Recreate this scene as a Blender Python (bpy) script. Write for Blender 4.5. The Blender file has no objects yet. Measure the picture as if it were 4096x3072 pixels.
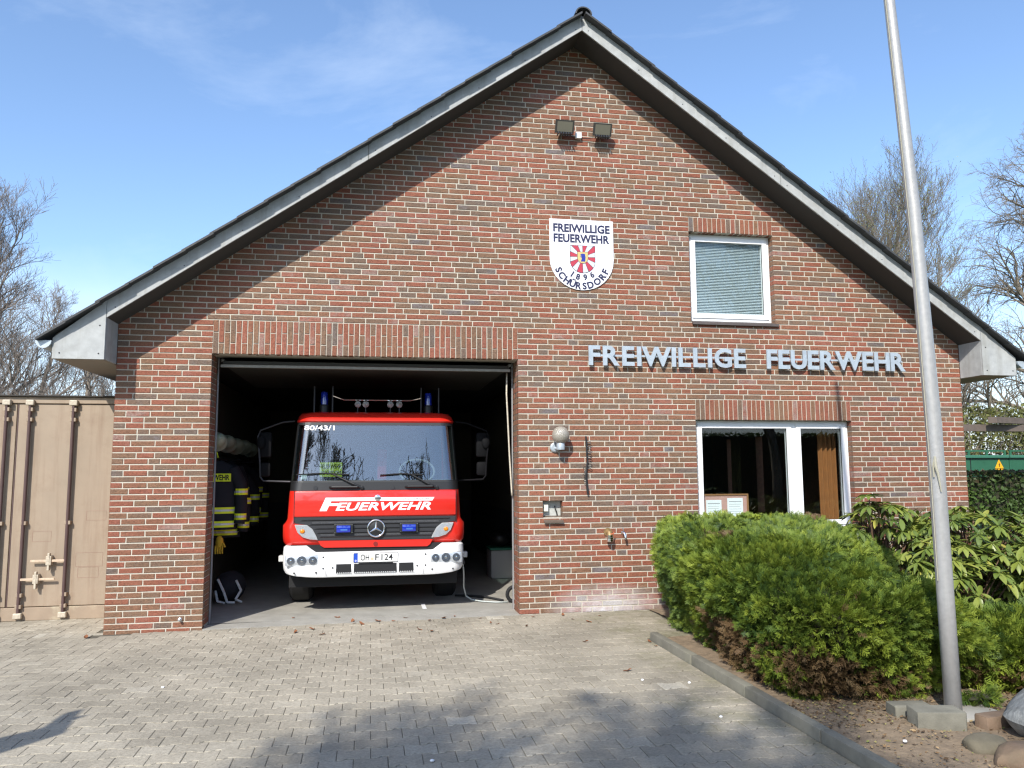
import bpy, bmesh, math, random
import numpy as np
from mathutils import Vector, Matrix
random.seed(7); RNG = np.random.default_rng(7)
SC = bpy.context.scene; COL = SC.collection
R = math.radians

# ------------------------------------------------------------------ camera
def cam_axes(yaw, pitch, roll):
    f = Vector((math.sin(yaw)*math.cos(pitch), math.cos(yaw)*math.cos(pitch), math.sin(pitch)))
    r = Vector((math.cos(yaw), -math.sin(yaw), 0)); u = r.cross(f)
    return math.cos(roll)*r + math.sin(roll)*u, -math.sin(roll)*r + math.cos(roll)*u, f
cr, cu, cf = cam_axes(0.1769, 0.1099, -0.0057)
CAM = Vector((1.7755, -9.2424, 1.6577))
cd = bpy.data.cameras.new('camera'); cam = bpy.data.objects.new('camera', cd); COL.objects.link(cam)
m = Matrix((cr, cu, -cf)).transposed().to_4x4(); m.translation = CAM
cam.matrix_world = m
cd.sensor_width = 36; cd.lens = 3153.8/4096*36; cd.clip_start = 0.05; cd.clip_end = 2000
SC.camera = cam

# ------------------------------------------------------------------ sky and sun
SUN = Vector((0.53, 1.0, -0.96)).normalized()          # direction the light travels
elev = math.asin(-SUN.z); azim = math.atan2(-SUN.x, -SUN.y)
w = bpy.data.worlds.new('World'); SC.world = w; w.use_nodes = True
nt = w.node_tree; nt.nodes.clear()
def N(t, kind, **kw):
    n = t.nodes.new(kind)
    for k, v in kw.items():
        if k in n.inputs: n.inputs[k].default_value = v
        else: setattr(n, k, v)
    return n
sky = N(nt, 'ShaderNodeTexSky', sky_type='NISHITA', sun_disc=False, sun_elevation=elev, sun_rotation=azim,
        air_density=1.0, dust_density=0.9, ozone_density=3.0)
tc = N(nt, 'ShaderNodeTexCoord')
mp = N(nt, 'ShaderNodeMapping'); mp.inputs['Scale'].default_value = (1.3, 1.3, 3.4); mp.inputs['Rotation'].default_value = (0.25, 0.1, 0.6)
nz = N(nt, 'ShaderNodeTexNoise', Scale=1.7, Detail=9.0, Roughness=0.62, Distortion=0.7)
rp = N(nt, 'ShaderNodeValToRGB'); rp.color_ramp.elements[0].position = 0.52; rp.color_ramp.elements[1].position = 1.0
sep = N(nt, 'ShaderNodeSeparateXYZ')
low = N(nt, 'ShaderNodeMapRange'); low.inputs['From Min'].default_value = 0.02; low.inputs['From Max'].default_value = 0.24
low.inputs['To Min'].default_value = 0.85; low.inputs['To Max'].default_value = 0.42
mul = N(nt, 'ShaderNodeMath', operation='MULTIPLY')
nz2 = N(nt, 'ShaderNodeTexNoise', Scale=3.1, Detail=6.0, Roughness=0.6)
bank = N(nt, 'ShaderNodeMapRange'); bank.inputs['From Min'].default_value = 0.30; bank.inputs['From Max'].default_value = 0.02
bank.inputs['To Min'].default_value = -0.35; bank.inputs['To Max'].default_value = 0.55; bank.clamp = True
ad = N(nt, 'ShaderNodeMath', operation='ADD'); cl = N(nt, 'ShaderNodeMath', operation='MULTIPLY_ADD', use_clamp=True)
mixc = N(nt, 'ShaderNodeMix', data_type='RGBA')
bg = N(nt, 'ShaderNodeBackground', Strength=0.15); out = N(nt, 'ShaderNodeOutputWorld')
L = nt.links.new
L(tc.outputs['Generated'], mp.inputs['Vector']); L(mp.outputs[0], nz.inputs['Vector']); L(nz.outputs[0], rp.inputs[0])
L(tc.outputs['Generated'], sep.inputs[0]); L(sep.outputs['Z'], low.inputs['Value'])
L(rp.outputs[0], mul.inputs[0]); L(low.outputs[0], mul.inputs[1])
L(tc.outputs['Generated'], nz2.inputs['Vector']); L(sep.outputs['Z'], bank.inputs['Value'])
L(nz2.outputs[0], cl.inputs[0]); cl.inputs[1].default_value = 0.9; L(bank.outputs[0], cl.inputs[2])
sub = N(nt, 'ShaderNodeMath', operation='SUBTRACT'); L(cl.outputs[0], sub.inputs[0]); sub.inputs[1].default_value = 0.35
mx = N(nt, 'ShaderNodeMath', operation='MAXIMUM', use_clamp=True); L(mul.outputs[0], mx.inputs[0]); L(sub.outputs[0], mx.inputs[1])
tn = N(nt, 'ShaderNodeMix', data_type='RGBA', blend_type='MULTIPLY'); tn.inputs[0].default_value = 1.0; L(sky.outputs[0], tn.inputs[6]); tn.inputs[7].default_value = (1.34, 1.38, 1.42, 1)
L(mx.outputs[0], mixc.inputs[0]); L(tn.outputs[2], mixc.inputs[6]); mixc.inputs[7].default_value = (6.2, 7.0, 8.0, 1)
L(mixc.outputs[2], bg.inputs['Color']); L(bg.outputs[0], out.inputs['Surface'])

sd = bpy.data.lights.new('sun', 'SUN'); sd.energy = 5.0; sd.angle = R(0.53); sd.color = (1.0, 0.955, 0.88)
so = bpy.data.objects.new('sun', sd); COL.objects.link(so); so.rotation_euler = SUN.to_track_quat('-Z', 'Y').to_euler()
so.location = (-10, -20, 20)
SC.view_settings.view_transform = 'Standard'; SC.view_settings.look = 'None'
SC.view_settings.exposure = 0.30; SC.view_settings.gamma = 1.0; SC.view_settings.use_curve_mapping = False
SC.render.engine = 'CYCLES'; SC.cycles.use_denoising = True; SC.cycles.denoising_input_passes = 'RGB_ALBEDO_NORMAL'; SC.cycles.denoising_prefilter = 'NONE'; SC.cycles.use_adaptive_sampling = False; SC.cycles.filter_width = 1.3
SC.cycles.max_bounces = 8; SC.cycles.transparent_max_bounces = 12; SC.cycles.glossy_bounces = 4; SC.cycles.transmission_bounces = 4
SC.cycles.sample_clamp_indirect = 6.0

# ------------------------------------------------------------------ materials
MATS = {}
def mat(name, col, rough=0.6, metal=0.0, var=0.0, scale=8.0, bump=0.0, bscale=60.0, spec=0.5, coat=0.0, tint=None, dirt=0.0, dirtcol=(0.1, 0.09, 0.07), emis=None, streak=0.0):
    """principled material: base colour, noise variation, bump, an optional per-object / per-mesh tint attribute and dirt patches"""
    if name in MATS: return MATS[name]
    M = bpy.data.materials.new(name); M.use_nodes = True; t = M.node_tree; b = t.nodes['Principled BSDF']; l = t.links.new
    b.inputs['Roughness'].default_value = rough; b.inputs['Metallic'].default_value = metal
    b.inputs['Specular IOR Level'].default_value = spec; b.inputs['Coat Weight'].default_value = coat; b.inputs['Coat Roughness'].default_value = 0.06
    c = (*col, 1); b.inputs['Base Color'].default_value = c
    g = N(t, 'ShaderNodeNewGeometry'); last = None
    if var:
        n = N(t, 'ShaderNodeTexNoise', Scale=scale, Detail=6.0, Roughness=0.6); l(g.outputs['Position'], n.inputs['Vector'])
        mr = N(t, 'ShaderNodeMapRange'); mr.inputs['From Min'].default_value = 0.25; mr.inputs['From Max'].default_value = 0.75
        mr.inputs['To Min'].default_value = 1-var; mr.inputs['To Max'].default_value = 1+var; l(n.outputs[0], mr.inputs['Value'])
        v = N(t, 'ShaderNodeVectorMath', operation='SCALE'); v.inputs[0].default_value = col; l(mr.outputs[0], v.inputs['Scale'])
        last = v.outputs[0]
        rr = N(t, 'ShaderNodeMapRange'); rr.inputs['To Min'].default_value = max(0, rough-0.12); rr.inputs['To Max'].default_value = min(1, rough+0.12)
        l(n.outputs[0], rr.inputs['Value']); l(rr.outputs[0], b.inputs['Roughness'])
    if tint:
        a = N(t, 'ShaderNodeAttribute', attribute_type=tint, attribute_name='tint')
        mr = N(t, 'ShaderNodeMapRange'); mr.inputs['To Min'].default_value = 0.68; mr.inputs['To Max'].default_value = 1.28; l(a.outputs['Fac'], mr.inputs['Value'])
        v = N(t, 'ShaderNodeVectorMath', operation='SCALE'); l(mr.outputs[0], v.inputs['Scale'])
        if last: l(last, v.inputs[0])
        else: v.inputs[0].default_value = col
        last = v.outputs[0]
    if dirt:
        n = N(t, 'ShaderNodeTexNoise', Scale=2.3, Detail=8.0, Roughness=0.7); l(g.outputs['Position'], n.inputs['Vector'])
        r_ = N(t, 'ShaderNodeValToRGB'); r_.color_ramp.elements[0].position = 0.52; r_.color_ramp.elements[1].position = 0.72; l(n.outputs[0], r_.inputs[0])
        k = N(t, 'ShaderNodeMath', operation='MULTIPLY'); k.inputs[1].default_value = dirt; l(r_.outputs[0], k.inputs[0])
        mc = N(t, 'ShaderNodeMix', data_type='RGBA'); l(k.outputs[0], mc.inputs[0])
        if last: l(last, mc.inputs[6])
        else: mc.inputs[6].default_value = c
        mc.inputs[7].default_value = (*dirtcol, 1); last = mc.outputs[2]
    if streak:           # rain runs: noise drawn out along the vertical
        mp_ = N(t, 'ShaderNodeMapping'); mp_.inputs['Scale'].default_value = (1, 1, .06); l(g.outputs['Position'], mp_.inputs['Vector'])
        n = N(t, 'ShaderNodeTexNoise', Scale=13.0, Detail=6.0, Roughness=0.65); l(mp_.outputs[0], n.inputs['Vector'])
        r_ = N(t, 'ShaderNodeValToRGB'); r_.color_ramp.elements[0].position = 0.50; r_.color_ramp.elements[1].position = 0.78; l(n.outputs[0], r_.inputs[0])
        k = N(t, 'ShaderNodeMath', operation='MULTIPLY'); k.inputs[1].default_value = streak; l(r_.outputs[0], k.inputs[0])
        mc = N(t, 'ShaderNodeMix', data_type='RGBA'); l(k.outputs[0], mc.inputs[0])
        if last: l(last, mc.inputs[6])
        else: mc.inputs[6].default_value = c
        mc.inputs[7].default_value = (*dirtcol, 1); last = mc.outputs[2]
    if last: l(last, b.inputs['Base Color'])
    if bump:
        n = N(t, 'ShaderNodeTexNoise', Scale=bscale, Detail=5.0, Roughness=0.65); l(g.outputs['Position'], n.inputs['Vector'])
        bu = N(t, 'ShaderNodeBump', Strength=min(1, bump), Distance=0.01); l(n.outputs[0], bu.inputs['Height']); l(bu.outputs[0], b.inputs['Normal'])
    if emis:
        b.inputs['Emission Color'].default_value = (*emis[0], 1); b.inputs['Emission Strength'].default_value = emis[1]
    MATS[name] = M; return M

def ramp_mat(name, stops, rough, src, bump=0.0, stain=False, cracks=0.0, trans=0.0, mottle=0.25, coords='Position', patch=None, spec=0.4, broad=0.0, moss=0.0):
    """colour picked from a ramp by a tint attribute (OBJECT = custom property, GEOMETRY = mesh attribute)"""
    if name in MATS: return MATS[name]
    M = bpy.data.materials.new(name); M.use_nodes = True; t = M.node_tree; b = t.nodes['Principled BSDF']; l = t.links.new
    b.inputs['Roughness'].default_value = rough; b.inputs['Specular IOR Level'].default_value = spec
    a = N(t, 'ShaderNodeAttribute', attribute_type=src, attribute_name='tint')
    r_ = N(t, 'ShaderNodeValToRGB'); e = r_.color_ramp.elements
    while len(e) < len(stops): e.new(0.5)
    for i, (p, c) in enumerate(stops): e[i].position = p; e[i].color = (*c, 1)
    g = N(t, 'ShaderNodeNewGeometry')
    n = N(t, 'ShaderNodeTexNoise', Scale=9.0, Detail=6.0, Roughness=0.65); l(g.outputs['Position'], n.inputs['Vector'])
    fac = a.outputs['Fac']
    if patch:            # one piece may carry two firing colours
        ps = N(t, 'ShaderNodeMath', operation='SUBTRACT'); l(n.outputs[0], ps.inputs[0]); ps.inputs[1].default_value = 0.5
        pm = N(t, 'ShaderNodeMath', operation='MULTIPLY_ADD'); l(ps.outputs[0], pm.inputs[0]); pm.inputs[1].default_value = patch; l(fac, pm.inputs[2]); fac = pm.outputs[0]
    l(fac, r_.inputs[0]); last = r_.outputs[0]
    n2 = N(t, 'ShaderNodeTexNoise', Scale=55.0, Detail=5.0, Roughness=0.7); l(g.outputs['Position'], n2.inputs['Vector'])
    mr = N(t, 'ShaderNodeMapRange'); mr.inputs['From Min'].default_value = 0.3; mr.inputs['From Max'].default_value = 0.7
    mr.inputs['To Min'].default_value = 1-mottle; mr.inputs['To Max'].default_value = 1+mottle; l(n2.outputs[0], mr.inputs['Value'])
    v = N(t, 'ShaderNodeVectorMath', operation='SCALE'); l(last, v.inputs[0]); l(mr.outputs[0], v.inputs['Scale']); last = v.outputs[0]
    hgt = n2.outputs[0]
    if cracks:           # the torn, wavy relief of a rustic facing brick
        mpp = N(t, 'ShaderNodeMapping'); mpp.inputs['Scale'].default_value = (1, 1, 2.6); l(g.outputs['Position'], mpp.inputs['Vector'])
        wv = N(t, 'ShaderNodeTexNoise', Scale=26.0, Detail=3.0, Roughness=0.5, Distortion=1.2); l(mpp.outputs[0], wv.inputs['Vector'])
        s1 = N(t, 'ShaderNodeMath', operation='SUBTRACT'); l(wv.outputs[0], s1.inputs[0]); s1.inputs[1].default_value = 0.5
        s2 = N(t, 'ShaderNodeMath', operation='ABSOLUTE'); l(s1.outputs[0], s2.inputs[0])
        cr_ = N(t, 'ShaderNodeMapRange'); cr_.inputs['From Max'].default_value = 0.028; cr_.inputs['To Min'].default_value = 1-cracks; cr_.inputs['To Max'].default_value = 1.0
        l(s2.outputs[0], cr_.inputs['Value'])
        v2 = N(t, 'ShaderNodeVectorMath', operation='SCALE'); l(last, v2.inputs[0]); l(cr_.outputs[0], v2.inputs['Scale']); last = v2.outputs[0]
        hm = N(t, 'ShaderNodeMath', operation='MULTIPLY'); l(cr_.outputs[0], hm.inputs[0]); l(wv.outputs[0], hm.inputs[1]); hgt = hm.outputs[0]
    if broad:
        mpb = N(t, 'ShaderNodeMapping'); mpb.inputs['Scale'].default_value = (1, 1, .4); l(g.outputs['Position'], mpb.inputs['Vector'])
        nb2 = N(t, 'ShaderNodeTexNoise', Scale=0.9, Detail=8.0, Roughness=0.66); l(mpb.outputs[0], nb2.inputs['Vector'])
        mb = N(t, 'ShaderNodeMapRange'); mb.inputs['From Min'].default_value = 0.3; mb.inputs['From Max'].default_value = 0.7; mb.inputs['To Min'].default_value = 1-broad; mb.inputs['To Max'].default_value = 1+broad*.7; l(nb2.outputs[0], mb.inputs['Value'])
        v3 = N(t, 'ShaderNodeVectorMath', operation='SCALE'); l(last, v3.inputs[0]); l(mb.outputs[0], v3.inputs['Scale']); last = v3.outputs[0]
    if moss:             # olive growth in patches, thickest along the kerb
        nm = N(t, 'ShaderNodeTexNoise', Scale=1.6, Detail=8.0, Roughness=0.7); l(g.outputs['Position'], nm.inputs['Vector'])
        sx = N(t, 'ShaderNodeSeparateXYZ'); l(g.outputs['Position'], sx.inputs[0])
        mk = N(t, 'ShaderNodeMapRange'); mk.inputs['From Min'].default_value = 3.4; mk.inputs['From Max'].default_value = 4.6; mk.inputs['To Min'].default_value = -.10; mk.inputs['To Max'].default_value = .16; l(sx.outputs['X'], mk.inputs['Value'])
        ma = N(t, 'ShaderNodeMath', operation='ADD'); l(nm.outputs[0], ma.inputs[0]); l(mk.outputs[0], ma.inputs[1])
        mr2 = N(t, 'ShaderNodeMapRange'); mr2.inputs['From Min'].default_value = .56; mr2.inputs['From Max'].default_value = .74; mr2.inputs['To Max'].default_value = moss; l(ma.outputs[0], mr2.inputs['Value'])
        mm = N(t, 'ShaderNodeMix', data_type='RGBA'); l(mr2.outputs[0], mm.inputs[0]); l(last, mm.inputs[6]); mm.inputs[7].default_value = (.13, .125, .06, 1); last = mm.outputs[2]
    if stain: last = efflorescence(t, g, last)
    l(last, b.inputs['Base Color'])
    if bump:
        bu = N(t, 'ShaderNodeBump', Strength=bump, Distance=0.008); l(hgt, bu.inputs['Height']); l(bu.outputs[0], b.inputs['Normal'])
    if trans:
        b.inputs['Subsurface Weight'].default_value = 0.0
        tr = N(t, 'ShaderNodeBsdfTranslucent'); l(last, tr.inputs['Color']); ms = N(t, 'ShaderNodeMixShader', Fac=trans)
        o = t.nodes['Material Output']; l(b.outputs[0], ms.inputs[1]); l(tr.outputs[0], ms.inputs[2]); l(ms.outputs[0], o.inputs['Surface'])
    MATS[name] = M; return M

def efflorescence(t, g, last):
    """white salt bloom on the wall foot below the taps and faint grey bloom high in the gable"""
    l = t.links.new
    n = N(t, 'ShaderNodeTexNoise', Scale=7.0, Detail=7.0, Roughness=0.7); l(g.outputs['Position'], n.inputs['Vector'])
    d = N(t, 'ShaderNodeVectorMath', operation='SUBTRACT'); d.inputs[1].default_value = (4.55, 0, 0.04); l(g.outputs['Position'], d.inputs[0])
    s = N(t, 'ShaderNodeVectorMath', operation='MULTIPLY'); s.inputs[1].default_value = (1.6, 0.0, 4.0); l(d.outputs[0], s.inputs[0])
    ln = N(t, 'ShaderNodeVectorMath', operation='LENGTH'); l(s.outputs[0], ln.inputs[0])
    mr = N(t, 'ShaderNodeMapRange'); mr.inputs['From Min'].default_value = 0.15; mr.inputs['From Max'].default_value = 1.25
    mr.inputs['To Min'].default_value = 1.0; mr.inputs['To Max'].default_value = 0.0; l(ln.outputs['Value'], mr.inputs['Value'])
    k = N(t, 'ShaderNodeMath', operation='MULTIPLY', use_clamp=True); l(mr.outputs[0], k.inputs[0])
    k2 = N(t, 'ShaderNodeMath', operation='MULTIPLY_ADD', use_clamp=True); l(n.outputs[0], k2.inputs[0]); k2.inputs[1].default_value = 2.2; k2.inputs[2].default_value = -0.35
    l(k2.outputs[0], k.inputs[1])
    mc = N(t, 'ShaderNodeMix', data_type='RGBA'); l(k.outputs[0], mc.inputs[0]); l(last, mc.inputs[6]); mc.inputs[7].default_value = (0.56, 0.55, 0.56, 1)
    return mc.outputs[2]

def glass_mat(name, tintc=(1, 1, 1), ior=1.5, rough=0.0):
    M = bpy.data.materials.new(name); M.use_nodes = True; t = M.node_tree; l = t.links.new; t.nodes.remove(t.nodes['Principled BSDF'])
    o = t.nodes['Material Output']; lw_ = N(t, 'ShaderNodeLayerWeight', Blend=0.5); pw_ = N(t, 'ShaderNodeMath', operation='POWER'); pw_.inputs[1].default_value = 5.0
    r0 = ((ior-1)/(ior+1))**2; mr = N(t, 'ShaderNodeMapRange'); mr.inputs['To Min'].default_value = r0; mr.inputs['To Max'].default_value = 1.0     # Schlick, the same from both sides of the pane
    tr = N(t, 'ShaderNodeBsdfTransparent', Color=(*tintc, 1)); gl = N(t, 'ShaderNodeBsdfGlossy', Roughness=rough); gl.inputs['Color'].default_value = (1, 1, 1, 1)
    ms = N(t, 'ShaderNodeMixShader'); l(lw_.outputs['Facing'], pw_.inputs[0]); l(pw_.outputs[0], mr.inputs['Value']); l(mr.outputs[0], ms.inputs[0]); l(tr.outputs[0], ms.inputs[1]); l(gl.outputs[0], ms.inputs[2]); l(ms.outputs[0], o.inputs['Surface'])
    MATS[name] = M; return M

BRICK = [(0.0, (0.160, 0.132, 0.130)), (0.08, (0.146, 0.107, 0.085)), (0.25, (0.172, 0.106, 0.070)), (0.42, (0.206, 0.112, 0.064)),
         (0.55, (0.230, 0.100, 0.056)), (0.78, (0.255, 0.083, 0.048)), (0.92, (0.268, 0.108, 0.074)), (1.0, (0.275, 0.170, 0.138))]
PAVE = [(0.0, (0.235, 0.208, 0.160)), (0.5, (0.325, 0.290, 0.225)), (1.0, (0.42, 0.385, 0.31))]
JUNI = [(0.0, (0.150, 0.092, 0.045)), (0.16, (0.165, 0.110, 0.050)), (0.20, (0.032, 0.068, 0.014)), (0.5, (0.118, 0.178, 0.023)), (1.0, (0.285, 0.340, 0.040))]
RHOD = [(0.0, (0.045, 0.080, 0.020)), (0.5, (0.140, 0.190, 0.034)), (0.85, (0.25, 0.275, 0.050)), (1.0, (0.34, 0.31, 0.06))]
brick_one = ramp_mat('brick_single', BRICK, 0.75, 'OBJECT', bump=0.5, stain=True, cracks=0.6, patch=0.5, broad=0.2)
brick_mass = ramp_mat('brick_mass', BRICK, 0.75, 'GEOMETRY', bump=0.5, stain=True, cracks=0.6, patch=0.5, broad=0.2)
pave_one = ramp_mat('paver_single', PAVE, 0.85, 'OBJECT', bump=0.35, mottle=0.25, patch=0.5, broad=0.3, moss=0.6)
pave_mass = ramp_mat('paver_mass', PAVE, 0.85, 'GEOMETRY', bump=0.35, mottle=0.25, patch=0.5, broad=0.3, moss=0.6)
juniper = ramp_mat('juniper_leaf', JUNI, 0.6, 'GEOMETRY', trans=0.22, mottle=0.2)
rhodo = ramp_mat('rhododendron_leaf', RHOD, 0.42, 'GEOMETRY', trans=0.14, mottle=0.12, spec=0.5)
rhodo_one = ramp_mat('rhododendron_leaf_single', RHOD, 0.42, 'OBJECT', trans=0.14, mottle=0.12, spec=0.5)
mortar = mat('mortar', (0.47, 0.435, 0.36), 0.9, var=0.14, scale=6, bump=0.4, bscale=90)
fibre = mat('fibre_cement', (0.36, 0.37, 0.365), 0.75, var=0.18, scale=9, bump=0.12, dirt=0.4, dirtcol=(0.21, 0.20, 0.16), streak=0.5)
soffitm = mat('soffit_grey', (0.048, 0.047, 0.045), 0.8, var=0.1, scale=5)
tilem = mat('dark_roof_tile', (0.035, 0.036, 0.038), 0.6, var=0.3, scale=6, bump=0.3, dirt=0.45, dirtcol=(0.11, 0.11, 0.085))
zinc = mat('zinc', (0.42, 0.47, 0.51), 0.45, 0.35, var=0.12, scale=12)
galv = mat('galvanised_steel', (0.50, 0.51, 0.52), 0.38, 0.85, var=0.12, scale=14)
upvc = mat('white_window_plastic', (0.80, 0.80, 0.80), 0.35, var=0.02, scale=4)
white = mat('white_paint', (0.80, 0.80, 0.80), 0.4)
black = mat('black_plastic', (0.012, 0.012, 0.013), 0.45)
blackr = mat('rubber', (0.008, 0.008, 0.009), 0.8)
darkmetal = mat('dark_metal', (0.05, 0.05, 0.055), 0.45, 0.6)
chrome = mat('chrome', (0.86, 0.86, 0.87), 0.06, 1.0)
alu = mat('brushed_aluminium', (0.58, 0.58, 0.59), 0.34, 0.9, var=0.06, scale=20)
polem = mat('anodised_pole', (0.40, 0.39, 0.375), 0.42, 0.35, var=0.1, scale=30, bump=0.1, bscale=200, streak=0.3, dirtcol=(.24, .24, .21))
concrete = mat('concrete', (0.30, 0.285, 0.25), 0.88, var=0.16, scale=4, bump=0.25, dirt=0.35, dirtcol=(0.16, 0.15, 0.12))
kerbm = mat('kerb_concrete', (0.17, 0.16, 0.125), 0.9, var=0.25, scale=7, bump=0.35, dirt=0.5, dirtcol=(0.15, 0.15, 0.09))
soil = mat('soil', (0.205, 0.152, 0.098), 0.95, var=0.35, scale=14, bump=0.9, bscale=45, dirt=0.5, dirtcol=(0.12, 0.085, 0.055))
joint = mat('paver_joint', (0.095, 0.085, 0.062), 0.95, var=0.3, scale=9)
cont = mat('container_paint', (0.30, 0.232, 0.165), 0.6, var=0.10, scale=2.2, dirt=0.4, dirtcol=(0.19, 0.12, 0.075), streak=0.55, bump=0.25, bscale=3.0)
contd = mat('container_dark', (0.075, 0.042, 0.038), 0.6, var=0.15, scale=9)
redp = mat('fire_red_paint', (0.60, 0.018, 0.010), 0.32, coat=0.8, spec=0.5)
bumperm = mat('white_bumper', (0.80, 0.80, 0.79), 0.3, coat=0.4, dirt=0.12, dirtcol=(.45, .42, .36))
grille = mat('grille_plastic', (0.022, 0.023, 0.026), 0.5)
blue = mat('blue_lens', (0.006, 0.025, 0.34), 0.08, spec=0.8, coat=1.0)
wood = mat('weathered_beam', (0.11, 0.085, 0.07), 0.85, var=0.25, scale=7, bump=0.4)
greenp = mat('green_steel', (0.022, 0.105, 0.055), 0.5, var=0.12, scale=3)
bark = mat('bark', (0.185, 0.155, 0.118), 0.95, var=0.3, scale=5, dirt=0.5, dirtcol=(0.10, 0.11, 0.045))
twigm = mat('twig', (0.21, 0.175, 0.15), 0.9)
bud = mat('bud_green', (0.20, 0.235, 0.06), 0.7)
hedgem = ramp_mat('hedge_leaf', [(0.0, (0.07, 0.05, 0.025)), (0.35, (0.035, 0.06, 0.016)), (1.0, (0.085, 0.15, 0.028))], 0.6, 'GEOMETRY', trans=0.2)
bushm = ramp_mat('bush_leaf', [(0.0, (0.08, 0.068, 0.035)), (0.5, (0.11, 0.115, 0.035)), (1.0, (0.17, 0.18, 0.045))], 0.7, 'GEOMETRY', trans=0.2)
grassm = mat('grass_ground', (0.060, 0.085, 0.030), 0.95, var=0.35, scale=3, bump=0.6, bscale=30)
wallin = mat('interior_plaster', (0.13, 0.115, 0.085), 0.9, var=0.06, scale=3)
dado = mat('interior_dado', (0.05, 0.055, 0.06), 0.7)
pane = glass_mat('window_glass', (0.92, 0.95, 0.94))
wsglass = glass_mat('windscreen_glass', (0.72, 0.80, 0.80), ior=2.25)
clearg = glass_mat('lamp_glass', (0.95, 0.96, 0.97), ior=1.5)
rock = mat('boulder', (0.27, 0.27, 0.25), 0.85, var=0.5, scale=16, bump=0.9, bscale=30, dirt=0.95, dirtcol=(0.035, 0.036, 0.035))
rock2 = mat('fieldstone', (0.13, 0.11, 0.075), 0.9, var=0.3, scale=9, bump=0.6, bscale=30, dirt=0.6, dirtcol=(0.10, 0.09, 0.055))
rock3 = mat('red_granite', (0.17, 0.115, 0.075), 0.85, var=0.3, scale=9, bump=0.6, bscale=30, dirt=0.7, dirtcol=(0.11, 0.09, 0.05))
deadleaf = mat('dry_leaf', (0.20, 0.075, 0.028), 0.8, var=0.4, scale=20)

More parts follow.
